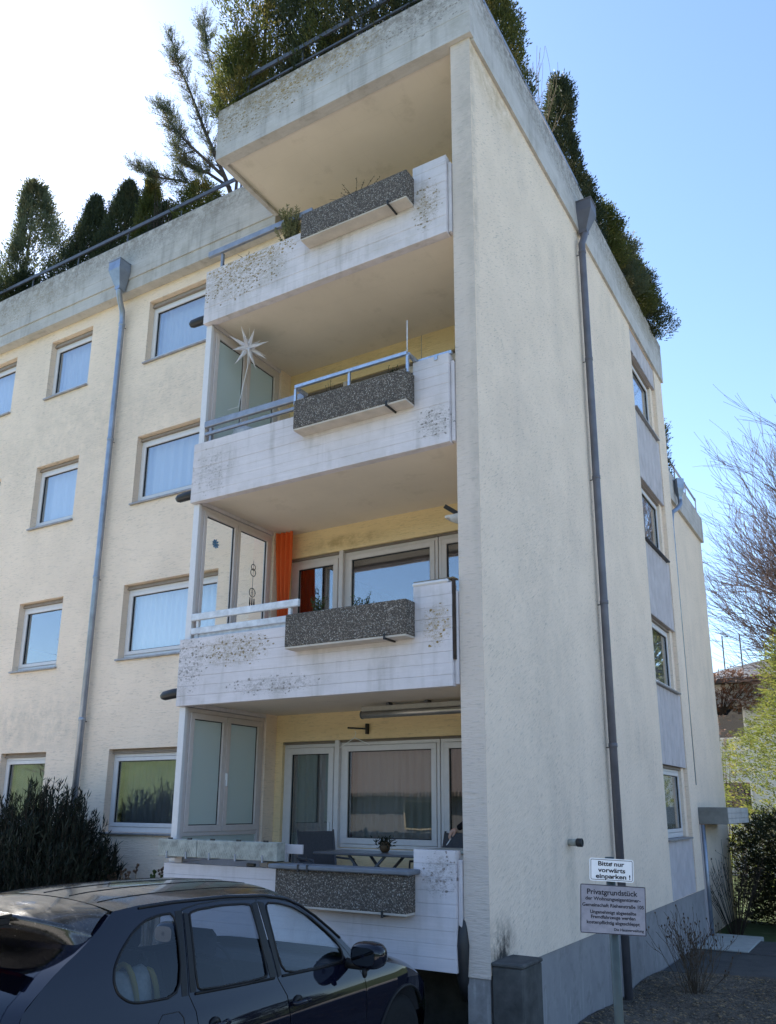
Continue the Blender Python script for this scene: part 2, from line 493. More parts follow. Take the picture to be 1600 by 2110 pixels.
mk_ground('soil_bed_mat', (0.075, 0.062, 0.05), (0.14, 0.12, 0.098), (0.26, 0.235, 0.2), 5)
mk_ground('asphalt', (0.07, 0.07, 0.07), (0.09, 0.088, 0.085), (0.13, 0.125, 0.12), 14, 0.3)
mk_ground('bounce_pavers', (0.36, 0.335, 0.295), (0.42, 0.39, 0.345), (0.48, 0.45, 0.40), 8, 0.3)  # pale paving colour, lightened to bounce sunlight onto walls and soffits
mk_ground('grass_field', (0.04, 0.062, 0.022), (0.085, 0.115, 0.04), (0.12, 0.12, 0.06), 0.35, 0.3)
mk_ground('gravel_path', (0.16, 0.145, 0.12), (0.22, 0.20, 0.17), (0.3, 0.28, 0.24), 9, 0.4)


def carpaint():
    b = NB('car_paint')
    v = b.voro(900, 'F1', 'Color')
    c = b.mix(b.ramp(b.noise(400, 1), 0.5, 0.75), (0.005, 0.0055, 0.013), (0.010, 0.011, 0.024))
    dust = b.ramp(b.noise(2.2, 5, 0.6), 0.35, 0.75, 0.0, 0.10)
    return b.fin(c, b.math('ADD', dust, 0.02), 0.0, 0.1, Coat_Weight=0.7, Coat_Roughness=0.03)


carpaint()


def roofdust():
    b = NB('car_roof_paint')
    f = b.noise(5, 6, 0.7, b.scaled((1, 3, 1)))
    spots = b.ramp(b.noise(55, 3, 0.6, b.scaled((2.2, 0.7, 1))), 0.64, 0.72)
    c = b.mix(b.ramp(f, 0.35, 0.7), (0.020, 0.018, 0.018), (0.075, 0.066, 0.058))
    c = b.mix(b.math('MULTIPLY', spots, 0.6), c, (0.35, 0.33, 0.31))
    return b.fin(c, b.ramp(f, 0.3, 0.7, 0.10, 0.32), 0.2, 0.6, Coat_Weight=0.7, Coat_Roughness=0.06)


roofdust()
plain('tyre', (0.012, 0.012, 0.012), 0.85, 0, 0.3, 0.2, 30)
plain('rim_alloy', (0.30, 0.30, 0.31), 0.3, 0.9, 0.5, 0.1)
plain('car_trim', (0.012, 0.011, 0.011), 0.4, 0, 0.25, 0.1)
plain('car_inside', (0.030, 0.030, 0.034), 0.8, 0, 0.3, 0.15)
plain('lamp_lens', (0.35, 0.36, 0.38), 0.08, 0.3, 0.6, 0.1)
plain('lamp_red', (0.16, 0.008, 0.008), 0.1, 0, 0.6, 0.1)
plain('mirror_glass', (0.10, 0.105, 0.12), 0.02, 1.0, 0.5, 0.02)
plain('reflection_yellow', (0.55, 0.40, 0.07), 0.5, 0, 0.4, 0.1, 8)
plain('reflection_white', (0.55, 0.53, 0.42), 0.5, 0, 0.4, 0.25, 14)


def mk_sign(name, base, dirtamt, dirtcol):
    b = NB(name)
    f = b.noise(22, 5, 0.65)
    c = b.mix(b.ramp(f, 0.42, 0.75, 0, dirtamt), base, dirtcol)
    return b.fin(c, 0.45, 0, 0.4)


mk_sign('sign_clean', (0.78, 0.80, 0.84), 0.15, (0.4, 0.4, 0.42))
mk_sign('sign_old', (0.29, 0.285, 0.335), 0.6, (0.15, 0.16, 0.2))
plain('sign_ink', (0.012, 0.012, 0.02), 0.6, 0, 0.3, 0.1)
plain('sign_ink_old', (0.02, 0.02, 0.032), 0.7, 0, 0.3, 0.5, 60)


def mk_tiles():
    b = NB('roof_tiles')
    w = b.n('TexWave', Scale=2.0, Distortion=0.2)
    b.set(w, 'Vector', b.scaled((1, 1, 1)))
    c = b.mix(b.ramp(b.noise(6, 3), 0.3, 0.7), (0.035, 0.027, 0.024), (0.06, 0.045, 0.038))
    b.bump(w.outputs[0], 0.5, 0.05)
    return b.fin(c, 0.85, 0, 0.2)


mk_tiles()
plain('house_white', (0.62, 0.62, 0.63), 0.9, 0, 0.2, 0.05)
plain('house_pink', (0.075, 0.07, 0.07), 0.9, 0, 0.2, 0.06)
plain('slate_roof', (0.07, 0.072, 0.08), 0.8, 0, 0.3, 0.2, 6)

# ------------------------------------------------------------------ mesh helpers
ORG = {}          # world origin of every object that may become a parent
rnd = random.Random(7)


class MB:
    def __init__(s):
        s.v, s.f = [], []

    def add(s, v, f):
        b = len(s.v)
        s.v += [tuple(p) for p in v]
        s.f += [tuple(i + b for i in q) for q in f]
        return s

    def box(s, x0, x1, y0, y1, z0, z1, c=0.0):
        x0, x1 = sorted((x0, x1))
        y0, y1 = sorted((y0, y1))
        z0, z1 = sorted((z0, z1))
        c = min(c, (x1 - x0) * .45, (y1 - y0) * .45, (z1 - z0) * .45)
        if c <= 0:
            v = [(x, y, z) for z in (z0, z1) for y in (y0, y1) for x in (x0, x1)]
            return s.add(v, [(0, 2, 3, 1), (4, 5, 7, 6), (0, 1, 5, 4), (2, 6, 7, 3), (0, 4, 6, 2), (1, 3, 7, 5)])
        X, Y, Z = (x0, x1), (y0, y1), (z0, z1)
        idx, v = {}, []
        for a in (0, 1):
            for b in (0, 1):
                for d in (0, 1):
                    sx, sy, sz = (1 - 2 * a) * c, (1 - 2 * b) * c, (1 - 2 * d) * c
                    for ax, p in enumerate(((X[a], Y[b] + sy, Z[d] + sz), (X[a] + sx, Y[b], Z[d] + sz), (X[a] + sx, Y[b] + sy, Z[d]))):
                        idx[(a, b, d, ax)] = len(v)
                        v.append(p)
        f = []
        I = idx
        for a in (0, 1):
            q = [I[(a, 0, 0, 0)], I[(a, 1, 0, 0)], I[(a, 1, 1, 0)], I[(a, 0, 1, 0)]]
            f.append(q if a else q[::-1])
            q = [I[(0, a, 0, 1)], I[(1, a, 0, 1)], I[(1, a, 1, 1)], I[(0, a, 1, 1)]]
            f.append(q[::-1] if a else q)
            q = [I[(0, 0, a, 2)], I[(1, 0, a, 2)], I[(1, 1, a, 2)], I[(0, 1, a, 2)]]
            f.append(q if a else q[::-1])
        for a in (0, 1):
            for b in (0, 1):
                f.append((I[(a, b, 0, 0)], I[(a, b, 1, 0)], I[(a, b, 1, 1)], I[(a, b, 0, 1)]))
                f.append((I[(a, 0, b, 0)], I[(a, 1, b, 0)], I[(a, 1, b, 2)], I[(a, 0, b, 2)]))
                f.append((I[(0, a, b, 1)], I[(1, a, b, 1)], I[(1, a, b, 2)], I[(0, a, b, 2)]))
        for a in (0, 1):
            for b in (0, 1):
                for d in (0, 1):
                    f.append((I[(a, b, d, 0)], I[(a, b, d, 1)], I[(a, b, d, 2)]))
        return s.add(v, f)

    def tube(s, pts, r, n=8, cap=True):
        pts = [Vector(p) for p in pts]
        rr = r if isinstance(r, (list, tuple)) else [r] * len(pts)
        v, f = [], []
        prev = None
        for i, p in enumerate(pts):
            d = (pts[min(i + 1, len(pts) - 1)] - pts[max(i - 1, 0)])
            d = d.normalized() if d.length > 1e-9 else Vector((0, 0, 1))
            if prev is None:
                a = d.orthogonal().normalized()
            else:
                a = (prev - d * prev.dot(d))
                a = a.normalized() if a.length > 1e-6 else d.orthogonal().normalized()
            prev = a
            b = d.cross(a)
            for k in range(n):
                t = 2 * pi * k / n
                v.append(p + (a * cos(t) + b * sin(t)) * rr[i])
        for i in range(len(pts) - 1):
            for k in range(n):
                f.append((i * n + k, i * n + (k + 1) % n, (i + 1) * n + (k + 1) % n, (i + 1) * n + k))
        if cap:
            f.append(tuple(range(n))[::-1])
            f.append(tuple((len(pts) - 1) * n + k for k in range(n)))
        return s.add(v, f)

    def lathe(s, c, prof, n=16, axis='z'):
        v, f = [], []
        for (r, h) in prof:
            for k in range(n):
                t = 2 * pi * k / n
                a, b = r * cos(t), r * sin(t)
                v.append({'z': (c[0] + a, c[1] + b, c[2] + h), 'x': (c[0] + h, c[1] + a, c[2] + b), 'y': (c[0] + b, c[1] + h, c[2] + a)}[axis])
        for i in range(len(prof) - 1):
            for k in range(n):
                f.append((i * n + k, i * n + (k + 1) % n, (i + 1) * n + (k + 1) % n, (i + 1) * n + k))
        f.append(tuple(range(n))[::-1])
        f.append(tuple((len(prof) - 1) * n + k for k in range(n)))
        return s.add(v, f)

    def bar(s, a, b, w, h, upv=(0, 0, 1)):
        """rectangular bar from a to b; w across, h along upv"""
        a, b, u = Vector(a), Vector(b), Vector(upv)
        d = (b - a).normalized()
        x = d.cross(u).normalized()
        z = x.cross(d)
        v = []
        for p in (a, b):
            for i, j in ((-1, -1), (1, -1), (1, 1), (-1, 1)):
                v.append(p + x * (w / 2 * i) + z * (h / 2 * j))
        return s.add(v, [(3, 2, 1, 0), (4, 5, 6, 7), (0, 1, 5, 4), (1, 2, 6, 5), (2, 3, 7, 6), (3, 0, 4, 7)])

    def prism(s, poly, n):
        """extrude a planar polygon by vector n"""
        k = len(poly)
        v = [Vector(p) for p in poly] + [Vector(p) + Vector(n) for p in poly]
        f = [tuple(range(k))[::-1], tuple(range(k, 2 * k))] + [(i, (i + 1) % k, k + (i + 1) % k, k + i) for i in range(k)]
        return s.add(v, f)

    def grid(s, fn, nu, nv):
        v = [fn(i / nu, j / nv) for j in range(nv + 1) for i in range(nu + 1)]
        f = [(j * (nu + 1) + i, j * (nu + 1) + i + 1, (j + 1) * (nu + 1) + i + 1, (j + 1) * (nu + 1) + i) for j in range(nv) for i in range(nu)]
        return s.add(v, f)

    def build(s, name, mat, parent=None, smooth=False, **tags):
        return mesh_obj(name, s.v, s.f, mat, parent, smooth, **tags)


def mesh_obj(name, v, f, mat, parent=None, smooth=False, normals=None, **tags):
    a = np.asarray([tuple(p) for p in v], dtype=np.float64).reshape(-1, 3)
    c = (a.min(0) + a.max(0)) / 2
    if parent is None:
        c[2] = a[:, 2].min()
    me = bpy.data.meshes.new(name)
    me.from_pydata((a - c).tolist(), [], [list(q) for q in f])
    if smooth:
        me.polygons.foreach_set('use_smooth', [True] * len(me.polygons))
    mats = mat if isinstance(mat, (list, tuple)) else [mat]
    for m in mats:
        me.materials.append(MATS[m])
    me.validate(verbose=False)
    if normals is not None:
        me.normals_split_custom_set_from_vertices([tuple(n) for n in normals])
    return link(name, me, c, parent, **tags)


def fast_obj(name, V, F, mat, parent=None, smooth=False, **tags):
    """V (n,3) array, F (m,k) array with a constant k"""
    V = np.asarray(V, dtype=np.float32)
    F = np.asarray(F, dtype=np.int32)
    c = (V.min(0) + V.max(0)) / 2
    if parent is None:
        c[2] = V[:, 2].min()
    me = bpy.data.meshes.new(name)
    me.vertices.add(len(V))
    me.vertices.foreach_set('co', (V - c).ravel())
    k = F.shape[1]
    me.loops.add(F.size)
    me.loops.foreach_set('vertex_index', F.ravel())
    me.polygons.add(len(F))
    me.polygons.foreach_set('loop_start', np.arange(0, F.size, k, dtype=np.int32))
    if smooth:
        me.polygons.foreach_set('use_smooth', np.ones(len(F), dtype=bool))
    me.update(calc_edges=True)
    me.materials.append(MATS[mat])
    return link(name, me, c, parent, **tags)


def link(name, data, c, parent, label=None, cat=None, group=None, kind=None):
    o = bpy.data.objects.new(name, data)
    COL.objects.link(o)
    po = ORG[parent.name] if parent else Vector((0, 0, 0))
    o.location = Vector([float(x) for x in c]) - po
    if parent:
        o.parent = parent
    ORG[o.name] = Vector([float(x) for x in c])
    return tag(o, label, cat, group, kind)


def tag(o, label=None, cat=None, group=None, kind=None):
    if label:
        o['label'] = label
    if cat:
        o['category'] = cat
    if group:
        o['group'] = group
    if kind:
        o['kind'] = kind
    return o


def thing(name, loc, label, cat, group=None):
    return link(name, None, loc, None, label, cat, group)


def part_empty(name, loc, parent):
    return link(name, None, loc, parent)


def wall_panel(mp, u0, u1, z0, z1, t, holes):
    """flat wall of thickness t with rectangular holes; mp(u, depth, z) -> xyz"""
    m = MB()
    us = sorted({u0, u1, *[h[0] for h in holes], *[h[1] for h in holes]})
    zs = sorted({z0, z1, *[h[2] for h in holes], *[h[3] for h in holes]})
    us = [u for u in us if u0 <= u <= u1]
    zs = [z for z in zs if z0 <= z <= z1]
    for a, b in zip(us, us[1:]):
        for c, d in zip(zs, zs[1:]):
            mu, mz = (a + b) / 2, (c + d) / 2
            if any(h[0] < mu < h[1] and h[2] < mz < h[3] for h in holes):
                continue
            m.add([mp(a, 0, c), mp(b, 0, c), mp(b, 0, d), mp(a, 0, d)], [(0, 1, 2, 3)])
            m.add([mp(a, t, c), mp(b, t, c), mp(b, t, d), mp(a, t, d)], [(3, 2, 1, 0)])
    for (a, b, c, d) in holes + [(u0, u1, z0, z1)]:
        q = [(a, c), (b, c), (b, d), (a, d)]
        for i in range(4):
            p, r = q[i], q[(i + 1) % 4]
            m.add([mp(p[0], 0, p[1]), mp(r[0], 0, r[1]), mp(r[0], t, r[1]), mp(p[0], t, p[1])], [(0, 1, 2, 3)])
    return m


def ring_boxes(m, mp, u0, u1, z0, z1, w, d0, d1, wb=None, c=0.004):
    """rectangular frame of four butted bars, depth d0..d1 behind the reference plane"""
    wb = wb or w
    for (a, b, p, q) in ((u0, u1, z1 - w, z1), (u0, u1, z0, z0 + wb), (u0, u0 + w, z0 + wb, z1 - w), (u1 - w, u1, z0 + wb, z1 - w)):
        A, B = mp(a, d0, p), mp(b, d1, q)
        m.box(A[0], B[0], A[1], B[1], A[2], B[2], c)
    return m


def pane_box(mp, u0, u1, z0, z1, d, t=0.006):
    A, B = mp(u0, d, z0), mp(u1, d + t, z1)
    return MB().box(A[0], B[0], A[1], B[1], A[2], B[2])


def curtain(name, mp, u0, u1, z0, z1, d, mat, label, folds=9, amp=0.035, seed=1, group=None, gather=0.0):
    r = random.Random(seed)
    ph = [r.uniform(0, 6.28) for _ in range(4)]
    m = MB()

    def fn(a, b):
        u = u0 + (u1 - u0) * a
        k = folds * 2 * pi * a
        dd = d + amp * (sin(k + 0.6 * sin(2.3 * a * pi + ph[0])) + 0.35 * sin(2.1 * k + ph[1])) * (0.75 + 0.25 * cos(b * 3 + ph[2]))
        uu = u + gather * (1 - b) * (0.5 - a) * (u1 - u0)
        return mp(uu, dd, z0 + (z1 - z0) * b)
    m.grid(fn, max(24, folds * 8), 8)
    return m.build(name, mat, None, True, label=label, cat='curtain', group=group)


FRONT = lambda y: (lambda u, d, z: (u, y + d, z))           # wall facing -Y, depth into +Y
SIDE = lambda x: (lambda u, d, z: (x - d, u, z))            # wall facing +X, depth into -X

# ------------------------------------------------------------------ ground
H, ZG, ZP = 2.75, -0.92, -0.76


def smooth(a, b, x):
    t = min(1, max(0, (x - a) / (b - a)))
    return t * t * (3 - 2 * t)


def terrain(x, y):
    h = 0.0
    h += 11.0 * smooth(-14, -75, y) if y < -14 else 0
    h += 6.0 * smooth(-30, -90, x) * smooth(-5, -25, y)
    h += 8.0 * smooth(30, 120, x) + 7.0 * smooth(45, 160, y)
    return -0.97 + h + 0.05 * sin(x * .7) * cos(y * .6) * smooth(14, 30, abs(x) + abs(y))


def axis_pts(lim):
    p, s, v = [0.0], 1.0, 0.0
    while v < lim:
        v += s
        s = min(s * 1.12, 40)
        p.append(v)
    return sorted({-q for q in p} | set(p))


ax = axis_pts(900)
m = MB()
nx = len(ax)
m.v = [(x, y, terrain(x, y)) for y in ax for x in ax]
m.f = [(j * nx + i, j * nx + i + 1, (j + 1) * nx + i + 1, (j + 1) * nx + i) for j in range(nx - 1) for i in range(nx - 1)]
m.build('ground', 'grass_field', None, True, kind='structure')
MB().box(-32, 32, -15.5, -0.35, -1.3, ZP, 0.01).build('parking_area', 'bounce_pavers', None, kind='structure')
MB().box(6.05, 32, -0.345, 34, -1.3, -0.90, 0.01).build('bounce_paving', 'bounce_pavers', None, kind='structure')  # unseen pale paving, added to throw sunlight back onto the gable
MB().box(0.02, 6.04, 6.42, 8.72, -1.3, -0.90, 0.01).build('path', 'asphalt', None, kind='structure')
MB().box(0.02, 1.44, 8.725, 10.34, -1.3, -0.885, 0.01).build('path', 'asphalt', None, kind='structure')


def bedz(x, y):
    return -0.895 + 0.035 * sin(3.1 * x + 1) * cos(2.3 * y) + 0.02 * sin(7 * x) * sin(6.1 * y + 2) + 0.10 * smooth(2.2, -0.2, y)


def bed(name, x0, x1, y0, y1, n=60):
    MB().grid(lambda a, b: (x0 + (x1 - x0) * a, y0 + (y1 - y0) * b, bedz(x0 + (x1 - x0) * a, y0 + (y1 - y0) * b) + 0.01 * rnd.random()), n, n * 2) \
        .build(name, 'soil_bed_mat', None, True, kind='structure')


bed('soil_bed', 0.0, 6.04, -0.34, 6.5, 90)
MB().grid(lambda a, b: (-14 + 9.7 * a, -0.34 + 1.95 * b, -0.80 + 0.04 * rnd.random()), 40, 12).build('planting_bed', 'soil_bed_mat', None, True, kind='structure')

# loose mulch and stones on the bed
def scatter_chips(n, x0, x1, y0, y1, zf, seed, smin, smax):
    r = np.random.default_rng(seed)
    x, y = r.uniform(x0, x1, n), r.uniform(y0, y1, n)
    z = np.array([zf(a, b) for a, b in zip(x, y)])
    s = r.uniform(smin, smax, n) * r.uniform(.5, 1.3, n)
    T = np.array([[1, 0, 0], [-.5, .8, .1], [-.5, -.8, 0], [0, 0, .6]])
    th, el = r.uniform(0, 6.28, n), r.uniform(.3, 1.4, n)
    V = T[None] * np.stack([s, s * el, s * .6], -1)[:, None]
    c, q = np.cos(th)[:, None], np.sin(th)[:, None]
    X = V[..., 0] * c - V[..., 1] * q + x[:, None]
    Y = V[..., 0] * q + V[..., 1] * c + y[:, None]
    Z = V[..., 2] + z[:, None] + 0.004
    V = np.stack([X, Y, Z], -1).reshape(-1, 3)
    F = (np.array([[0, 1, 3], [1, 2, 3], [2, 0, 3], [0, 2, 1]])[None] + 4 * np.arange(n)[:, None, None]).reshape(-1, 3)
    return V, F


V, F = scatter_chips(16000, 0.03, 2.6, 1.5, 6.4, bedz, 3, .007, .026)
fast_obj('mulch', V, F, 'soil_bed_mat', None, kind='stuff', label='loose bark chips and grit on the soil bed', cat='mulch')
V, F = scatter_chips(2600, 0.03, 2.6, 1.5, 6.4, bedz, 4, .010, .040)
fast_obj('gravel', V, F, 'twig_tan', None, kind='stuff', label='pale dry stalks and grit scattered over the soil bed', cat='gravel')

# ------------------------------------------------------------------ the apartment building
B = thing('apartment_building', (-6, 5, ZG), 'cream rendered apartment block with stacked white boarded balconies and roof planting', 'building')
XL, XR, YW, YBK = -4.256, -0.32, 1.60, 1.85
ZLOW, ZHIGH = 0.861, 1.118
c1, c2, c3 = (-7.36, -5.235), (-10.15, -8.92), (-12.5, -11.27)
wz = lambda k: (1.12 + k * H, 2.40 + k * H)
holes = [(*c, *wz(k)) for k in range(4) for c in (c1, c2)] + [(*c3, *wz(k)) for k in (1, 2, 3)]
wall_panel(FRONT(YW), -16, XL + 0.06, -1.1, 11.0, 0.3, holes).build('facade_wall', 'wall_cream', B)
# loggia back wall: a door and a wide window on every floor
dx = (-4.02, -3.10)
wx = (-3.04, -0.42)
lh = []
for k in range(4):
    lh += [(*dx, 0.25 + k * H, 2.42 + k * H), (*wx, 1.0 + k * H, 2.42 + k * H)]
wall_panel(FRONT(YBK), -4.19, -0.272, 0.1, 11.2, 0.3, lh).build('loggia_wall', 'wall_yellow', B)
MB().box(-4.195, -4.14, 1.604, 1.846, 0.1, 11.1).build('loggia_nib', 'wall_cream', B)
# gable wall with the recessed window strip
GY = (7.55, 9.60)
wall_panel(SIDE(0), 0.0, 10.3, 0.0, 11.12, 0.268, [(*GY, 0.001, 11.05)]).build('gable_wall', ['wall_gable'], B)
MB().box(-0.269, -0.001, -0.004, -0.0005, -0.03, 11.1).build('pier_face', 'wall_pier', B)
MB().box(-0.25, -0.016, 0.012, 10.29, -1.15, -0.001).build('plinth', 'plinth_paint', B)
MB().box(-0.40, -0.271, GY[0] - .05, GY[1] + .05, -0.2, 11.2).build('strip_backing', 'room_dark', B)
MB().box(-4.2, -0.27, 1.75, 1.84, -1.2, 0.09).build('basement_wall', 'stub_concrete', B)
MB().box(-4.2, -4.05, 0.2, 1.74, -1.2, 0.03).build('basement_wall', 'stub_concrete', B)
# closing shell, floors and roof deck
wall_panel(FRONT(10.0), -16, -0.27, -1.1, 11.2, 0.29, []).build('rear_wall', 'wall_cream', B)
MB().box(-16.3, -16.001, 1.6, 10.29, -1.1, 11.2).build('end_wall', 'wall_cream', B)
for k in range(4):
    MB().box(-16, -0.42, 2.16, 9.99, k * H + .02, k * H + .24).build('floor_slab', 'room_floor', B)
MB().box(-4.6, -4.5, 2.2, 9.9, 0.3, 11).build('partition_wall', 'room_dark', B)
MB().box(-16, -4.19, 1.905, 9.98, 10.95, 11.9).build('roof_slab', 'roof_deck', B)
MB().box(-4.185, -0.03, 0.1, 10.25, 11.15, 11.9).build('roof_slab', ['soffit_paint'], B)


# --- windows
def window(mp, u0, u1, z0, z1, name='window', rec=0.12, fm='frame_white', sill=None, shutter=0.06, wf=0.05, ws=0.06, pane='glass_window', handle=None, bot=None):
    g = 0.003
    u0, u1, z0, z1 = u0 + g, u1 - g, z0 + g, z1 - g
    zt = z1 - shutter
    wdw = ring_boxes(MB(), mp, u0, u1, z0, zt, wf, rec, rec + .075, bot or wf).build(name, fm, B)
    a, b, c, d = u0 + wf + .004, u1 - wf - .004, z0 + (bot or wf) + .004, zt - wf - .004
    ring_boxes(MB(), mp, a, b, c, d, ws, rec - .012, rec + .06).build('sash', fm, wdw)
    ring_boxes(MB(), mp, a + ws, b - ws, c + ws, d - ws, .011, rec + .008, rec + .03, None, 0).build('seal', 'seal_black', wdw)
    pane_box(mp, a + ws + .002, b - ws - .002, c + ws + .002, d - ws - .002, rec + .02).build('pane', pane, wdw)
    if shutter:
        n = 3
        mm = MB()
        for i in range(n):
            h = shutter / n
            A, Q = mp(u0, rec - .05 + .012 * i, zt + i * h + .002), mp(u1, rec - .02, zt + (i + 1) * h - .002)
            mm.box(A[0], Q[0], A[1], Q[1], A[2], Q[2], .002)
        A, Q = mp(u0, rec - .02, zt + .001), mp(u1, rec + .07, z1)
        mm.box(A[0], Q[0], A[1], Q[1], A[2], Q[2])
        mm.build('shutter_box', 'shutter_slat', wdw)
    if sill:
        A, Q = mp(u0 - sill[0], -sill[1], z0 - .035), mp(u1 + sill[0], rec + .02, z0 - .006)
        MB().box(A[0], Q[0], A[1], Q[1], A[2], Q[2], .004).build('sill', sill[2], wdw)
    if handle:
        A, Q = mp(handle[0] - .012, rec - .045, handle[1] - .06), mp(handle[0] + .012, rec - .014, handle[1] + .06)
        MB().box(A[0], Q[0], A[1], Q[1], A[2], Q[2], .006).build('handle', 'white_paint', wdw)
    return wdw


fname = ['ground-floor', 'first-floor', 'second-floor', 'top-floor']
for k in range(4):
    z0, z1 = wz(k)
    for ci, c in enumerate((c1, c2, c3)):
        if ci == 2 and k == 0:
            continue
        window(FRONT(YW), c[0], c[1], z0, z1, sill=(.025, .05, 'sill_metal'), shutter=(.10 if k == 3 else .07), bot=.075)
# curtains behind the facade windows
cur = [(c1, 0, 'heavy_curtain', 'pale pleated curtain behind the ground-floor window left of the balconies', 11, .035, .62, .98),
       (c1, 1, 'net_curtain', 'sheer white curtain behind the wide first-floor window left of the balconies', 16, .025, 0, 1),
       (c1, 2, 'net_curtain', 'white pleated curtain behind the wide second-floor window left of the balconies', 9, .05, 0, 1),
       (c1, 3, 'net_curtain', 'sheer white curtain behind the wide top-floor window left of the balconies', 17, .025, 0, 1),
       (c2, 0, 'grey_curtain', 'dim grey curtain behind the small ground-floor window above the dark shrub', 8, .03, 0, 1),
       (c2, 2, 'net_curtain', 'white curtain behind the small second-floor window left of the downpipe', 5, .03, 0, 1),
       (c2, 3, 'net_curtain', 'white curtain behind the small top-floor window left of the downpipe', 10, .025, 0, 1),
       (c3, 3, 'net_curtain', 'white curtain behind the top-floor window cut by the left picture edge', 8, .025, 0, 1)]
for (c, k, mt, lb, fo, am, a, b) in cur:
    w = c[1] - c[0]
    curtain('curtain', FRONT(YW), c[0] + .05 + a * (w - .1), c[0] + .05 + b * (w - .1), wz(k)[0] + .02, wz(k)[1] - .02, .27, mt, lb, fo, am * .8, k * 7 + 3)
curtain('curtain', FRONT(YW), c1[0] + .05, c1[0] + 1.35, wz(0)[0] + .02, wz(0)[1] - .02, .32, 'grey_curtain',
        'grey see-through curtain in the left half of the ground-floor window by the balcony', 9, .02, 41)
for k in range(4):
    nm = fname[k]
    mp = FRONT(YBK)
    z0, z1 = k * H + .25, k * H + 2.42
    window(mp, dx[0], dx[1], z0, z1, 'balcony_door', .05, 'frame_pink' if k else 'frame_white', None, .035, .05, .085,
           handle=(dx[1] - .10, k * H + 1.27))
    window(mp, wx[0], -1.50, k * H + 1.0, z1, 'window', .05, 'frame_pink' if k else 'frame_white', (.0, .03, 'frame_white'), .03, .045, .075)
    window(mp, -1.495, wx[1], k * H + 1.0, z1, 'window', .05, 'frame_pink' if k else 'frame_white', (.0, .03, 'frame_white'), .03, .045, .075)
    MB().box(-3.105, -3.035, YBK - .012, YBK + .12, z0, z1, .006).build('mullion', 'frame_pink' if k else 'frame_white', B)
curtain('curtain', FRONT(YBK), -3.98, -3.12, .3, 2.38, .30, 'grey_curtain', 'grey pleated curtain behind the ground-floor balcony door', 7, .04, 21)
curtain('curtain', FRONT(YBK), -3.0, -1.52, .95, 2.38, .30, 'heavy_curtain', 'pale pleated curtain behind the wide ground-floor balcony window', 12, .04, 22)
curtain('curtain', FRONT(YBK), -1.46, -.45, .95, 2.38, .30, 'grey_curtain', 'grey curtain in the narrow ground-floor window beside the pier', 8, .04, 23)
curtain('curtain', FRONT(YBK), -3.98, -3.72, 3.1, 5.15, .26, 'brown_curtain', 'dark brown curtain at the left of the first-floor balcony door', 3, .04, 24, gather=.5)

# gable strip windows and ribbed panels
mpS = SIDE(0)
gz = lambda k: (1.01 + k * H, 2.30 + k * H)
for k in range(4):
    w_ = window(mpS, GY[0], GY[1] - 0.22, *gz(k), 'window', .13, 'frame_white', (.02, .05, 'sill_dark' if k == 2 else 'sill_metal'), .05, .05, .06, bot=.09 if k == 0 else None)
    A = MB().box(-.262, -.075, GY[1] - .219, GY[1] - .003, gz(k)[0], gz(k)[1] + .0, .003).build('window_pier', 'wall_gable', B)
for (a, b) in ((0.004, gz(0)[0] - .04), *[(gz(k)[1] + .004, gz(k + 1)[0] - .04) for k in range(3)], (gz(3)[1] + .004, 11.04)):
    nrib = 7
    m = MB()
    pr = []
    y0, y1 = GY[0] + .004, GY[1] - .004
    for i in range(nrib):
        ya, yb = y0 + (y1 - y0) * i / nrib, y0 + (y1 - y0) * (i + 1) / nrib
        pr += [(-.030, ya), (-.030, ya + .03), (-.018, ya + .05), (-.018, yb - .012), (-.030, yb)]
    v = [(x, y, z) for z in (a, b) for (x, y) in pr]
    n = len(pr)
    m.add(v, [(i, i + 1, n + i + 1, n + i) for i in range(n - 1)])
    m.box(-.2, -.031, y0, y1, a, b)
    m.build('cladding_panel', 'panel_mauve', B)
for k, lb in enumerate(('pale blind behind the ground-floor gable window', 'pale blind behind the first-floor gable window under the ribbed panel',
                        'pale blind behind the second-floor gable window', 'pale blind behind the top-floor gable window')):
    curtain('curtain', mpS, GY[0] + .75, GY[1] - .3, gz(k)[0], gz(k)[1], .24, 'heavy_curtain', lb, 3, .006, 60 + k)


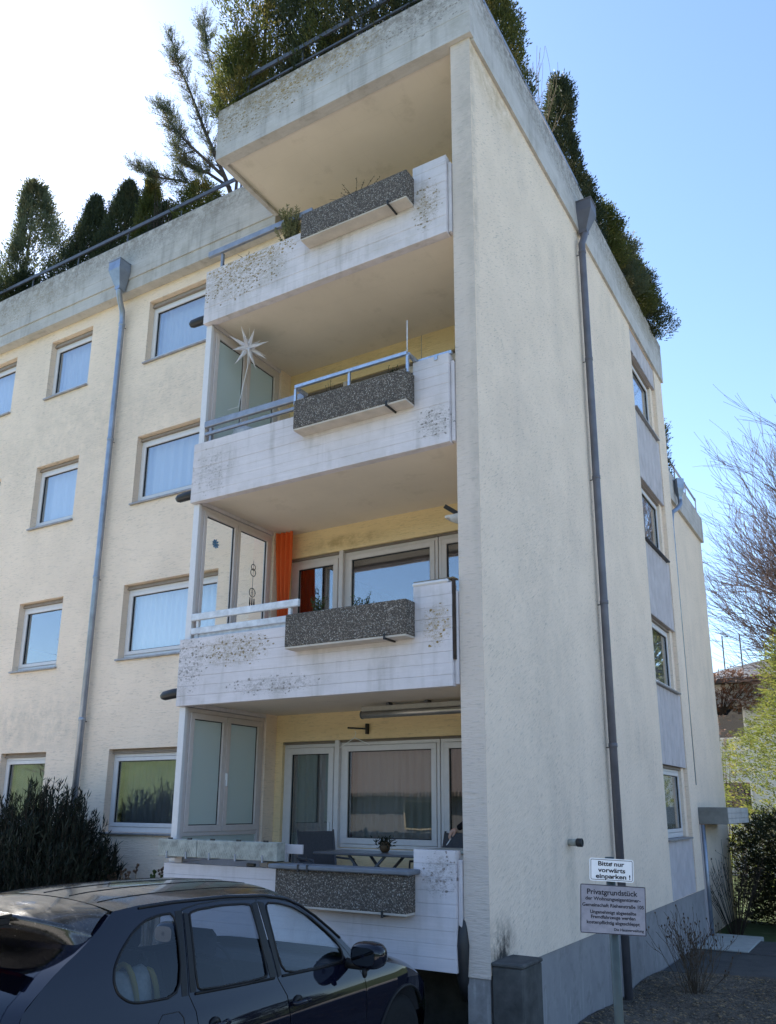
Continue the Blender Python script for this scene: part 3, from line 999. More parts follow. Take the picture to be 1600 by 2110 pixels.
# --- balconies: parapets of single boards, slabs, trims
bm = ['boards_a', 'boards_b', 'boards_c', 'boards_d']
for k in range(4):
    zb = k * H
    par = MB().box(XL + .004, XR - .004, -.003, .05, zb + .012, zb + ZLOW - .006, .004).box(-.785, XR - .004, -.003, .05, zb + ZLOW - .0055, zb + ZHIGH - .004, .003) \
        .build('balcony_parapet', bm[k], B)
    rows = 7
    for i in range(rows):
        a, b = zb + ZLOW * i / rows, zb + ZLOW * (i + 1) / rows
        j = rnd.uniform(-.002, .002)
        MB().box(XL, XR, -.08 + j, -.004, a + .0006, b - .0006, .0028).build('plank', bm[k], par)
    for i in range(2):
        a, b = zb + ZLOW + (ZHIGH - ZLOW) * i / 2, zb + ZLOW + (ZHIGH - ZLOW) * (i + 1) / 2
        MB().box(-.79, XR + rnd.uniform(-.002, .002), -.08, -.004, a + .0006, b - .0006, .0028).build('plank', bm[k], par)
    MB().box(XR + .003, -.277, -.035, .045, zb + .02, zb + 1.03, .006).build('end_trim', bm[k], par)
    MB().box(XL, -4.145, .052, 1.598, zb + .002, zb + ZLOW, .004).build('side_parapet', bm[k], B)
    MB().box(-4.143, -.271, .052, 1.848, zb + .055, zb + .24).build('balcony_slab', 'soffit_paint', B)
    if k == 1:
        cp = MB().box(-.80, XR - .04, -.092, .05, zb + ZHIGH + .001, zb + ZHIGH + .045, .015).build('coping', 'frame_white', B)
        MB().box(-.80, XR + .02, -.06, .055, zb + ZHIGH + .0455, zb + ZHIGH + .062, .004).build('coping_sheet', 'wood_old', cp)
        MB().box(XR + .0035, -.29, -.075, -.037, zb + .28, zb + ZHIGH + .03, .004).build('upright_board', 'wood_dark', par)
    # drain spout through the outer edge
    MB().tube([(-4.15, .10, zb + .21), (-4.45, .06, zb + .19), (-4.58, .03, zb + .165), (-4.62, .02, zb + .15)], [.06, .065, .06, .035], 12).build('drain_spout', 'black_plastic', B, True) if k else None

# --- glazed side screens of the three lower balconies
mpX = SIDE(-4.165)
for k in range(3):
    zb = k * H
    z0, z1 = zb + ZLOW + .004, zb + 2.75 - .004
    scr = MB().box(-4.252, -4.15, -.01, .045, z0, z1, .005).build('glazed_screen', 'frame_white', B)
    fm = 'frame_pink'
    m = MB()
    ring_boxes(m, mpX, .047, 1.58, z0, z1, .055, 0, .07)
    m.build('frame', fm, scr)
    mid = .80
    lo = z0 + .06 if k else zb + 1.21
    if k == 0:
        MB().box(-4.23, -4.17, .103, 1.524, lo - .05, lo, .004).build('transom', fm, scr)
        pane_box(mpX, .105, 1.52, z0 + .056, lo - .052, .03).build('pane', 'glass_frosted', scr)
    for (a, b) in ((.106, mid - .004), (mid + .004, 1.522)):
        sz = .075 if k != 1 else .06
        ring_boxes(MB(), mpX, a, b, lo + .004, z1 - .06, sz, -.014, .055).build('sash', fm, scr)
        ring_boxes(MB(), mpX, a + sz, b - sz, lo + .004 + sz, z1 - .06 - sz, .01, .012, .03, None, 0).build('seal', 'seal_black', scr)
        pane_box(mpX, a + sz + .002, b - sz - .002, lo + sz + .006, z1 - .062 - sz, .02).build('pane', 'glass_screen' if k == 1 else 'glass_frosted', scr)
    if k == 0:
        MB().box(-4.15, -4.125, mid + .015, mid + .04, zb + 1.78, zb + 1.93, .006).box(-4.16, -4.13, mid + .012, mid + .043, zb + 1.86, zb + 1.95, .006).build('handle', 'white_paint', scr)

# --- balcony railings
def rail_part(name, parts, mat, parent=None):
    root = None
    for nm, mb_ in parts:
        if root is None:
            root = mb_.build(name, mat, B)
        else:
            mb_.build(nm, mat, root)
    return root


for k, mt in ((1, 'weathered_white'), (2, 'rail_grey'), (3, 'rail_grey')):
    zb = k * H
    zt = zb + (1.20 if k < 3 else 1.25)
    x1 = -2.40 if k != 2 else -2.42
    parts = [('top_rail', MB().box(-4.14 if k != 3 else -4.30, x1, -.035, .015, zt - .09, zt, .006))]
    for x in (-4.05, -2.55):
        parts.append(('post', MB().box(x - .02, x + .02, -.005, .04, zb + .5, zt - .091, .004)))
    if k != 3:
        parts.append(('lower_rail', MB().box(-4.13, x1, -.03, .012, zb + .93 if k == 1 else zb + .99, zb + 1.01 if k == 1 else zb + 1.035, .005)))
    if k == 1:
        parts.append(('slat', MB().box(-4.12, -2.6, .016, .045, zb + .80, zb + .935, .004)))
    rail_part('balcony_railing', parts, mt)
# galvanised cage round the second-floor flower box
zb = 2 * H
p = [(-2.38, -.03, zb + 1.14), (-2.38, -.27, zb + 1.14), (-.76, -.27, zb + 1.14), (-.76, -.03, zb + 1.14), (-.33, -.03, zb + 1.14)]
parts = [('top_rail', MB().bar(p[1], p[2], .04, .04))]
parts += [('side_rail', MB().bar((p[0][0], -.03, p[0][2]), (p[0][0], -.249, p[0][2]), .04, .04)),
          ('side_rail', MB().bar((p[3][0], -.03, p[3][2]), (p[3][0], -.249, p[3][2]), .04, .04)),
          ('end_rail', MB().bar((-.735, -.03, zb + 1.139), (-.30, -.03, zb + 1.139), .04, .04)), ('bracket', MB().box(-.50, -.46, -.095, -.052, zb + 1.06, zb + 1.118, .003))]
for x in (-2.38, -1.57, -.76):
    parts.append(('post', MB().bar((x, -.26, zb + .90), (x, -.26, zb + 1.12), .03, .03, (0, 1, 0))))
rail_part('flower_box_railing', parts, 'galvanised')

# --- roof edge: board-marked fascias
fr = MB().box(-4.25, -.02, .03, .1, 11.094, 11.98).build('roof_fascia', 'fascia_front', B)
n = 8
for i in range(n):
    a, b = 11.09 + .92 * i / n, 11.09 + .92 * (i + 1) / n
    MB().box(-4.256, .046, -.07 + rnd.uniform(-.0015, .0015), .028, a + .0003, b - .0003, .0016).build('board', 'fascia_front', fr)
MB().box(-4.254, -4.17, .101, 1.379, 11.092, 12.0, .004).build('return_fascia', 'fascia_front', B)
fs = MB().box(-.2, -.004, .103, 10.28, 11.13, 11.98).build('roof_fascia', 'fascia_side', B)
for i in range(n):
    a, b = 11.06 + .96 * i / n, 11.06 + .96 * (i + 1) / n
    for (ya, yb) in ((.0305, 4.42), (4.424, 10.33)):
        MB().box(-.002, .045 + rnd.uniform(-.0015, .0015), ya, yb, a + .0003, b - .0003, .0016).build('board', 'fascia_side', fs)
fl = MB().box(-16, -4.262, 1.446, 1.9, 10.99, 12.0).build('roof_fascia', 'fascia_left', B)
n = 9
for i in range(n):
    a, b = 10.89 + 1.14 * i / n, 10.89 + 1.14 * (i + 1) / n
    for (xa, xb) in ((-16, -12.2), (-12.196, -8.1), (-8.096, -4.26)):
        MB().box(xa, xb, (1.40 if i < 2 else 1.38) + rnd.uniform(-.0015, .0015), 1.444, a + .0003, b - .0003, .0016).build('board', 'fascia_left', fl)
MB().box(-16, -4.262, 1.4445, 1.602, 10.895, 10.988).build('drip_band', 'fascia_left', B)


def roof_rail(pts, z_top, z_low, posts, mat='rail_grey'):
    parts = []
    a, b = pts
    parts.append(('top_rail', MB().bar((*a, z_top), (*b, z_top), .03, .07)))
    parts.append(('lower_rail', MB().bar((*a, z_low), (*b, z_low), .025, .03)))
    L = sqrt((a[0] - b[0]) ** 2 + (a[1] - b[1]) ** 2)
    for i in range(posts):
        t = (i + .35) / posts
        x, y = a[0] + (b[0] - a[0]) * t, a[1] + (b[1] - a[1]) * t
        parts.append(('post', MB().box(x - .015, x + .015, y + .018, y + .045, 11.95, z_top, .003)))
    rail_part('roof_railing', parts, mat)


roof_rail(((-4.2, .08), (.0, .08)), 12.58, 12.28, 4, 'rail_dark')
roof_rail(((-15.9, 1.55), (-4.3, 1.55)), 12.46, 12.20, 8, 'rail_dark')
roof_rail(((-.08, .15), (-.08, 10.2)), 12.42, 12.2, 7)

# --- downpipes with hoppers
def downpipe(path, r, hop, mat, collars, axis):
    dp = MB().tube(path, r, 14).build('downpipe', mat, B, True)
    x, y, z0, z1, w0, w1, d0, d1 = hop
    m = MB()
    rows = [(w0, d0, z0), (w0 * 1.05, d0, z0 + .06), (w1, d1, z1 - .18), (w1, d1, z1)]
    v = []
    for (w, d, z) in rows:
        if axis == 'y':
            v += [(x - w, y - d, z), (x + w, y - d, z), (x + w, y + .09, z), (x - w, y + .09, z)]
        else:
            v += [(x + d, y - w, z), (x + d, y + w, z), (x - .09, y + w, z), (x - .09, y - w, z)]
    f = [(3, 2, 1, 0)] + [(i * 4 + j, i * 4 + (j + 1) % 4, i * 4 + 4 + (j + 1) % 4, i * 4 + 4 + j) for i in range(3) for j in range(4)] + [(12, 13, 14, 15)]
    m.add(v, f)
    if axis == 'y':
        m.box(x - w1 - .012, x + w1 + .012, y - d1 - .012, y + .09, z1 + .0005, z1 + .02, .004)
    else:
        m.box(x - .09, x + d1 + .012, y - w1 - .012, y + w1 + .012, z1 + .0005, z1 + .02, .004)
    m.build('rain_hopper', mat, dp)
    for (cx, cy, cz) in collars:
        MB().lathe((cx, cy, cz), [(r + .003, -.03), (r + .008, -.025), (r + .008, .025), (r + .003, .03)], 14).build('collar', mat, dp, True)
        e = (cx, cy + .14, cz) if axis == 'y' else (cx - .14, cy, cz)
        MB().tube([(cx, cy, cz - .03), (e[0], e[1], cz - .03)], .007, 6).build('bracket', 'iron_dark', dp)


xp = -7.965
downpipe([(-7.86, 1.27, 10.95), (-7.86, 1.27, 10.86), (-7.91, 1.36, 10.72), (xp, 1.48, 10.58), (xp, 1.50, 10.4), (xp, 1.50, 6), (xp, 1.50, -.9)], .052,
         (-7.86, 1.28, 10.88, 11.42, .06, .15, .06, .17), 'zinc_pipe', [(xp, 1.50, z) for z in (10.3, 7.95, 5.35, 2.9, .9)], 'y')
yp = 4.17
downpipe([(.13, 4.30, 11.1), (.13, 4.30, 11.0), (.11, 4.27, 10.88), (.10, yp, 10.72), (.10, yp, 10.5), (.10, yp, 5), (.10, yp, -.95)], .056,
         (.13, 4.30, 11.0, 11.55, .06, .15, .05, .17), 'brown_pipe', [(.10, yp, z) for z in (10.55, 8.55, 6.5, 4.5, 2.4, .2)], 'x')
# little vent pipe in the gable
vp = MB().tube([(-.03, 2.36, 1.13), (.10, 2.36, 1.13)], .042, 14).build('vent_pipe', 'trough_white', B, True)
MB().lathe((.10, 2.36, 1.13), [(.044, 0), (.05, .01), (.05, .07), (.042, .075), (.036, .02)], 16, 'x').build('vent_cap', 'black_plastic', vp, True)
# concrete stub post at the foot of the pier
t = thing('concrete_post', (.16, .3, ZG), 'dark weathered concrete stub at the foot of the corner pier', 'post')
MB().box(.006, .315, .002, .5, -1.1, .085, .012).build('shaft', 'stub_concrete', t)
MB().box(.002, .325, -.008, .51, .0855, .125, .012).build('cap', 'stub_concrete', t)

# --- rear wing, one storey lower, with its entrance canopy
W2 = thing('rear_wing', (-3, 12.3, ZG), 'lower cream wing behind the gable with concrete roof edge and entrance canopy', 'building')
wall_panel(SIDE(-.12), 10.31, 14.35, -1.1, 8.36, .3, []).build('wall', 'wall_gable', W2)
MB().box(-8, -.42, 14.05, 14.34, -1.1, 8.36).build('wall', 'wall_cream', W2)
MB().box(-8, -.2, 10.32, 14.2, 8.365, 8.8).build('roof', 'roof_deck', W2)
fz = MB().box(-.3, -.122, 10.32, 14.36, 8.34, 8.98).build('roof_fascia', 'fascia_side', W2)
for i in range(5):
    MB().box(-.12, -.05, 10.32, 14.40, 8.33 + .135 * i + .001, 8.33 + .135 * (i + 1) - .001, .004).build('board', 'fascia_side', fz)
rr = MB().bar((-.15, 11.0, 9.5), (-.15, 14.3, 9.5), .03, .06).build('roof_railing', 'rail_grey', W2)
MB().bar((-.15, 11.0, 9.2), (-.15, 14.3, 9.2), .025, .03).build('lower_rail', 'rail_grey', rr)
for y in (11.6, 12.8, 14.1):
    MB().box(-.135, -.11, y - .015, y + .015, 8.9, 9.5).build('post', 'rail_grey', rr)
ho = MB().lathe((.05, 11.05, 8.40), [(.05, 0), (.055, .08), (.12, .28), (.125, .52)], 4).build('rain_hopper', 'zinc_pipe', W2)
MB().tube([(.05, 11.05, 8.42), (.05, 11.05, 8.3), (.02, 10.8, 8.12), (-.04, 10.5, 7.95), (-.05, 10.40, 7.7), (-.05, 10.40, 2)], .05, 10).build('downpipe', 'zinc_pipe', W2, True)
cn = MB().box(-.118, .55, 10.34, 13.0, 1.23, 1.56, .006).build('entrance_canopy', 'concrete_grey', W2)
for i in range(3):
    MB().box(.551, .562, 10.36, 12.98, 1.24 + .105 * i, 1.24 + .105 * i + .10, .003).build('board', 'fascia_side', cn)
MB().box(-.1, .03, 10.305, 10.335, -.9, 1.22).build('door_post', 'panel_mauve', W2)
MB().tube([(.06, 10.36, 1.22), (.06, 10.36, -.95)], .04, 10).build('downpipe', 'zinc_pipe', W2, True)
MB().box(.03, .93, 8.78, 10.75, -1.2, -.86, .012).build('stone_slab', 'stone_slab', None, label='pale stone step slab lying at the corner of the gable', cat='slab')

# ------------------------------------------------------------------ foliage generators (numpy)
def rand_dirs(r, n):
    v = r.normal(size=(n, 3))
    return v / np.linalg.norm(v, axis=1, keepdims=True)


def leaves(P, D, L, Wd, r, curl=0.25):
    """one kite-shaped leaf per point: P base, D direction, L length, Wd width"""
    n = len(P)
    D = D / np.maximum(np.linalg.norm(D, axis=1, keepdims=True), 1e-6)
    S = np.cross(D, rand_dirs(r, n))
    S /= np.maximum(np.linalg.norm(S, axis=1, keepdims=True), 1e-6)
    N = np.cross(S, D)
    L, Wd = np.broadcast_to(L, n)[:, None], np.broadcast_to(Wd, n)[:, None]
    V = np.stack([P, P + D * L * .45 + S * Wd * .5 + N * L * curl * .2, P + D * L - N * L * curl * .2, P + D * L * .45 - S * Wd * .5 + N * L * curl * .2], 1)
    return V.reshape(-1, 3), np.arange(4 * n).reshape(-1, 4)


def sprays(C, D, r, per=7, size=.16, leaf=.055, wd=.02, spread=.5):
    """flat fan sprays (thuja, juniper): C centres, D growth direction"""
    n = len(C)
    D = D / np.linalg.norm(D, axis=1, keepdims=True)
    S = np.cross(D, rand_dirs(r, n))
    S /= np.linalg.norm(S, axis=1, keepdims=True)
    t = np.linspace(0, 1, per)[None, :, None]
    sgn = np.where(np.arange(per) % 2 == 0, 1.0, -1.0)[None, :, None]
    sz = (size * r.uniform(.6, 1.3, n))[:, None, None]
    P = C[:, None] + D[:, None] * sz * t + S[:, None] * sz * .05 * sgn
    dd = D[:, None] * (.75 + .25 * t) + S[:, None] * sgn * spread * (1.1 - .6 * t) + r.normal(size=(n, per, 3)) * .12
    P, dd = P.reshape(-1, 3), dd.reshape(-1, 3)
    LL = leaf * r.uniform(.7, 1.4, len(P))
    return leaves(P, dd, LL, wd * r.uniform(.7, 1.4, len(P)), r)


def conifer(base, h, rad, name, mat, label, cat='conifer', n=2600, seed=1, group=None, upright=.9, shape=1.0, lump=.28, size=.17, leaf=.06, wd=.022, low=.0, per=7, lean=(0, 0), top=.06):
    r = np.random.default_rng(seed)
    t = thing(name, base, label, cat, group)
    bx, by, bz = base
    MB().tube([(bx, by, bz - .1), (bx + lean[0] * .5, by + lean[1] * .5, bz + h * .5), (bx + lean[0], by + lean[1], bz + h * .93)], [max(.035, h * .016), max(.025, h * .011), .008], 7) \
        .build('trunk', 'bark', t, True)
    nl = 26
    la, lz, lr = r.uniform(0, 2 * pi, nl), r.uniform(0, 1, nl), r.uniform(.12, .3, nl)
    zf = low + (1 - low) * r.uniform(0, 1, n) ** 1.15
    a = r.uniform(0, 2 * pi, n)
    prof = (1 - zf) ** shape + top * zf
    bot = np.clip((zf - low) / .10, .35, 1)
    bump = np.ones(n)
    for i in range(nl):
        da = np.abs((a - la[i] + pi) % (2 * pi) - pi)
        bump += lump * np.exp(-(da / .55) ** 2 - ((zf - lz[i]) / lr[i] / .55) ** 2) * (1 if i % 3 else -1.3)
    q = np.sqrt(r.uniform(.12, 1, n))
    R = rad * prof * bot * np.clip(bump, .35, 1.7) * q
    C = np.stack([bx + lean[0] * zf + R * np.cos(a), by + lean[1] * zf + R * np.sin(a), bz + zf * h], -1)
    D = np.stack([np.cos(a) * (1 - upright * .75), np.sin(a) * (1 - upright * .75), np.full(n, upright)], -1) + r.normal(size=(n, 3)) * .22
    V, F = sprays(C, D, r, per, size, leaf, wd)
    fast_obj('crown', V, F, mat, t)
    return t


def branching(base, h, seed, n0=5, levels=5, spread=.62, ratio=.72, up=.18, minr=.004, r0=None, lean=(0, 0, 1), first=.28, sub=(2, 4), wig=.12):
    """list of (points, radii) tapered limbs of a leafless tree"""
    r = random.Random(seed)
    out = []
    r0 = r0 or h * .022

    def grow(p, d, L, rad, lev):
        pts, rr = [p.copy()], [rad]
        k = 4 if lev < 2 else 3
        for i in range(k):
            d = (d + Vector((r.gauss(0, wig), r.gauss(0, wig), r.gauss(0, wig * .7) + up * .25))).normalized()
            p = p + d * (L / k)
            pts.append(p.copy())
            rr.append(max(minr, rad * (1 - .45 * (i + 1) / k)))
        out.append((pts, rr, lev))
        if lev >= levels:
            return
        nb = n0 if lev == 0 else r.randint(*sub)
        for j in range(nb):
            t = 1.0 if j == 0 else r.uniform(.35, 1.0)
            q = pts[0].lerp(pts[-1], 1) if t > .99 else pts[int(t * k)]
            a = r.uniform(0, 2 * pi)
            o = d.orthogonal().normalized()
            o = Matrix.Rotation(a, 3, d) @ o
            s = spread * r.uniform(.6, 1.25) * (.45 if j == 0 else 1)
            nd = (d + o * s + Vector((0, 0, up))).normalized()
            grow(q, nd, L * ratio * r.uniform(.75, 1.15), max(minr, rr[min(int(t * k), k)] * r.uniform(.55, .75)), lev + 1)
    grow(Vector(base), Vector(lean).normalized(), h * first, r0, 0)
    return out


def bare_tree(name, base, h, label, seed, mat='bark', cat='tree', group=None, thin=0, **kw):
    t = thing(name, base, label, cat, group)
    limbs = branching(base, h, seed, **kw)
    tr, cr = MB(), MB()
    for pts, rr, lev in limbs:
        (tr if lev < 2 else cr).tube(pts, rr, 7 if lev < 2 else (4 if lev < 4 else 3), False)
    tr.build('trunk', mat, t, True)
    cr.build('crown', 'bark_red' if mat == 'bark' else mat, t, True)
    return t


# ------------------------------------------------------------------ things on the balconies
box_lab = ['grey pebble-dash flower box with slate cover on the ground-floor parapet', 'pebble-dash flower box with small green plants on the first-floor parapet',
           'pebble-dash flower box inside a galvanised rail on the second-floor parapet', 'pebble-dash flower box on the topmost balcony parapet']
for k in range(4):
    zb = k * H + (.56 if k else .52)
    x0, x1, y0, y1 = -2.385, -.765, -.285, -.084
    h = .385 if k else .36
    t = thing('flower_box', ((x0 + x1) / 2, -.18, zb), box_lab[k], 'flower box', 'pebble-dash flower boxes')
    m = MB()
    for (a, b, c, d) in ((x0, x1, y0, y0 + .035), (x0, x1, y1 - .03, y1), (x0, x0 + .035, y0 + .0352, y1 - .0302), (x1 - .035, x1, y0 + .0352, y1 - .0302)):
        m.box(a, b, c, d, zb + .002, zb + h, .006)
    m.build('trough', 'aggregate', t)
    MB().box(x0 + .004, x1 - .004, y0 + .004, y1, zb - .022, zb + .0015, .003).build('base_plate', 'box_base', t)
    MB().box(x0 + .036, x1 - .036, y0 + .036, y1 - .031, zb + .03, zb + h - .05).build('soil_fill', 'soil', t)
    MB().bar((-1.02, -.30, zb - .03), (-1.02, -.06, zb - .03), .02, .02).box(-1.032, -1.008, -.315, -.299, zb - .045, zb + .02, .003).build('bracket', 'iron_dark', t)
    if k == 0:
        m = MB()
        m.box(x0 - .07, x1 + .055, y0 - .05, y1 + .03, zb + h + .001, zb + h + .05, .012)
        m.build('cover', 'slate_top', t)
        for xx in (-2.05, -1.93):
            MB().box(xx - .012, xx + .012, y0 - .054, y0 - .03, zb + h - .02, zb + h + .055, .003).build('clip', 'iron_dark', t)


def little_plant(name, base, h, spread, mat, label, cat='plant', n=60, seed=1, leaf=.03, wd=.012, stems=7, group=None):
    r = np.random.default_rng(seed)
    rr = random.Random(seed)
    t = thing(name, base, label, cat, group)
    m = MB()
    P, D = [], []
    for i in range(stems):
        a, e = rr.uniform(0, 6.28), rr.uniform(.1, 1) * spread
        tip = Vector((base[0] + e * cos(a), base[1] + e * sin(a) * .6, base[2] + h * rr.uniform(.6, 1)))
        b = Vector(base) + Vector((e * .3 * cos(a), e * .2 * sin(a), -.02))
        m.tube([b, b.lerp(tip, .5) + Vector((0, 0, h * .06)), tip], [.003, .0025, .0015], 4, False)
        for _ in range(n // stems):
            u = rr.uniform(.2, 1)
            P.append(b.lerp(tip, u))
            D.append((rr.gauss(0, 1), rr.gauss(0, 1), rr.uniform(.2, 1.4)))
    m.build('stem', 'twig_dark', t)
    V, F = leaves(np.array(P), np.array(D, dtype=float), leaf, wd, r)
    fast_obj('leaf_mass', V, F, mat, t)
    return t


little_plant('heather_plant', (-2.0, -.18, 3.62), .28, .16, 'leaf_green', 'small bushy green plant at the left of the first-floor flower box', n=420, seed=4, stems=22, leaf=.028)
little_plant('heather_plant', (-1.35, -.18, 3.62), .22, .2, 'leaf_green', 'low green plant in the middle of the first-floor flower box', n=300, seed=5, stems=18, leaf=.022)
little_plant('herb_plant', (-1.05, -.18, 6.38), .2, .2, 'thuja_dark', 'low dark green sprig in the second-floor flower box', n=260, seed=6, stems=16, leaf=.02)
little_plant('herb_plant', (-1.9, -.18, 6.38), .25, .25, 'twig_tan', 'dry stalks at the left end of the second-floor flower box', n=40, seed=8, stems=9, leaf=.02)
little_plant('rosemary_plant', (-2.78, -.02, 9.05), .55, .26, 'rosemary', 'upright pale green rosemary on the topmost balcony beside the flower box', n=3600, seed=9, stems=46, leaf=.04, wd=.013)
little_plant('moss_tuft', (-1.55, -.2, 9.16), .10, .5, 'thuja_dark', 'thin dark moss and weeds along the top flower box', n=160, seed=10, stems=24, leaf=.02)
for x, lb in ((-3.95, 'dry weed sprigs by the left railing post on the topmost parapet'), (-3.5, 'dry weed sprigs between the railing post and the rosemary on the topmost parapet')):
    little_plant('weed_tuft', (x, -.03, 9.10), .12, .25, 'twig_dark', lb, n=20, seed=int(-x * 10), stems=5, leaf=.015, group='dry weeds on the top parapet')

# paper star lantern hanging in the second-floor balcony
C0 = Vector((-3.80, .40, 7.98))
t = thing('star_lantern', C0, 'white paper star lantern hanging from the second-floor balcony ceiling', 'lantern')
dirs = []
for i in range(22):
    z = 1 - 2 * (i + .5) / 22
    a = i * pi * (3 - sqrt(5))
    dirs.append(Vector((sqrt(1 - z * z) * cos(a), sqrt(1 - z * z) * sin(a), z)))
for i, d in enumerate(dirs):
    L = .32 * (1.0 if i % 3 else .75)
    o = d.orthogonal().normalized()
    q = d.cross(o)
    base = [C0 + d * .055 + (o * cos(a) + q * sin(a)) * .036 for a in (0, pi / 2, pi, 3 * pi / 2)]
    MB().add(base + [C0 + d * L], [(0, 1, 4), (1, 2, 4), (2, 3, 4), (3, 0, 4), (3, 2, 1, 0)]).build('spike', 'paper_star', t)
MB().lathe(C0 - Vector((0, 0, .06)), [(.02, 0), (.055, .03), (.065, .06), (.055, .09), (.02, .12)], 12).build('core', 'paper_star', t)
MB().tube([C0 + Vector((0, 0, .05)), C0 + Vector((.005, 0, .34))], .004, 5).build('cord', 'white_paint', t)
MB().tube([C0 - Vector((0, 0, .06)), C0 + Vector((.03, -.02, -.3)), C0 + Vector((-.05, 0, -.55)), C0 + Vector((-.06, -.05, -.85)), C0 + Vector((.06, -.2, -1.05)), C0 + Vector((.0, -.35, -1.15))], .005, 5) \
    .build('cable', 'white_paint', t)
# orange curtain on the first-floor balcony
m = MB()
m.grid(lambda a, b: (-4.135 + (.32 - .10 * (1 - b) ** 1.5) * a + .10 * (1 - b) ** 1.3, 1.62 + .03 * sin(a * 24 + b * 1.5) * (1.1 - .3 * b) + .012 * sin(b * 5 + a * 4), 3.9 + 1.63 * b), 60, 14)
m.build('curtain', 'orange_cloth', None, True, label='orange curtain hanging in the left corner of the first-floor balcony', cat='curtain')
# ornaments on the clear screen
t = thing('wind_chime', (-4.12, 1.12, 4.05), 'dark wire owl and dreamcatcher hanging inside the clear side screen', 'ornament')


def hoop(c, rad, w=.006):
    return MB().tube([(c[0], c[1] + rad * cos(a), c[2] + rad * sin(a)) for a in [2 * pi * i / 16 for i in range(17)]], w, 5, False)


MB().tube([(-4.12, 1.13, 4.98), (-4.12, 1.13, 4.3)], .003, 4).build('cord', 'iron_dark', t)
hoop((-4.12, 1.13, 4.88), .045).build('owl_head', 'iron_dark', t)
hoop((-4.12, 1.13, 4.80), .055).build('owl_body', 'iron_dark', t)
m = hoop((-4.12, 1.13, 4.50), .065)
for i in range(5):
    a = i * pi / 5
    m.tube([(-4.12, 1.13 + .065 * cos(a), 4.5 + .065 * sin(a)), (-4.12, 1.13 - .065 * cos(a), 4.5 - .065 * sin(a))], .002, 3, False)
m.build('dreamcatcher_hoop', 'iron_dark', t)
for dy in (-.045, 0, .045):
    MB().prism([(-4.12, 1.13 + dy - .008, 4.42), (-4.12, 1.13 + dy + .008, 4.42), (-4.12, 1.13 + dy + .016, 4.33), (-4.12, 1.13 + dy, 4.27), (-4.12, 1.13 + dy - .014, 4.33)], (.004, 0, 0)).build('feather', 'iron_dark', t)
plain('blue_paper', (0.07, 0.20, 0.36), 0.6)
m = MB()
for i in range(9):
    a = i * 2 * pi / 9
    c, s = cos(a), sin(a)
    m.prism([(-4.147, .34, 5.02), (-4.147, .34 + .055 * cos(a - .28), 5.02 + .055 * sin(a - .28)), (-4.140, .34 + .07 * c, 5.02 + .07 * s), (-4.147, .34 + .055 * cos(a + .28), 5.02 + .055 * sin(a + .28))], (.004, 0, 0))
m.build('paper_flower', 'blue_paper', None, label='blue paper flower stuck on the clear first-floor screen', cat='ornament')
# bundle behind the second-floor railing
m = MB()
m.lathe((-3.72, .34, 6.42), [(.03, -.05), (.13, .02), (.17, .12), (.15, .2), (.05, .25)], 14)
m.build('cloth_bundle', 'weathered_white', None, True, label='grey bundled cloth lying behind the second-floor railing', cat='cloth')
# dark and red cloth hanging beside the pier on the second floor
t = thing('hanging_clothes', (-.36, .75, 5.75), 'dark and red clothes hanging beside the pier on the second-floor balcony', 'clothes')
MB().grid(lambda a, b: (-.55 + .24 * a, .75 + .03 * sin(a * 14), 6.05 + 1.0 * b), 20, 6).build('dark_cloth', 'dark_sweater', t, True)
MB().grid(lambda a, b: (-.52 + .20 * a, .71 + .03 * sin(a * 11 + 1), 5.78 + .7 * b), 20, 6).build('red_garment', 'red_cloth', t, True)
MB().tube([(-.6, .78, 7.08), (-.28, .78, 7.08)], .01, 6).build('hanging_rod', 'aluminium', t)
# wall lamp / speaker near the first-floor ceiling
t = thing('wall_lamp', (-.70, .95, 4.95), 'white wall lamp with dark arm high beside the first-floor window', 'lamp')
MB().box(-.88, -.52, .88, 1.06, 4.985, 5.02, .006).build('shade', 'frame_white', t)
MB().lathe((-.70, .97, 4.92), [(.05, 0), (.12, .03), (.14, .064)], 14).build('diffuser', 'weathered_white', t, True)
MB().bar((-.90, .93, 5.16), (-.72, .97, 5.03), .03, .05).build('arm', 'iron_dark', t)
MB().bar((-.70, .97, 5.03), (-.30, .97, 5.12), .04, .08).build('bracket', 'iron_dark', t)
t = thing('rod', (-.80, -.12, 6.45), 'thin upright cane standing at the right end of the second-floor flower box', 'cane')
MB().tube([(-.80, -.2, 6.42), (-.80, -.2, 7.12)], .006, 6).build('stick', 'weathered_white', t)
MB().tube([(-.72, .0, 6.5), (-.715, .0, 7.0)], .004, 6).build('stick', 'wood_old', t)

# awning cassette under the first-floor slab
t = thing('awning', (-1.3, 1.2, 2.62), 'rolled-up grey awning cassette under the ground-floor balcony ceiling', 'awning')
MB().tube([(-2.24, 1.2, 2.665), (-.30, 1.2, 2.665)], .05, 14).build('cassette', 'aluminium', t, True)
MB().box(-2.23, -.30, 1.14, 1.16, 2.70, 2.76, .004).build('front_bar', 'aluminium', t)
MB().lathe((-2.262, 1.2, 2.665), [(.048, 0), (.055, .006), (.055, .022)], 14, 'x').build('end_cap', 'rail_dark', t, True)
for x in (-1.85, -1.3, -.75):
    MB().box(x - .02, x + .02, 1.155, 1.255, 2.715, 2.80, .003).build('bracket', 'rail_dark', t)
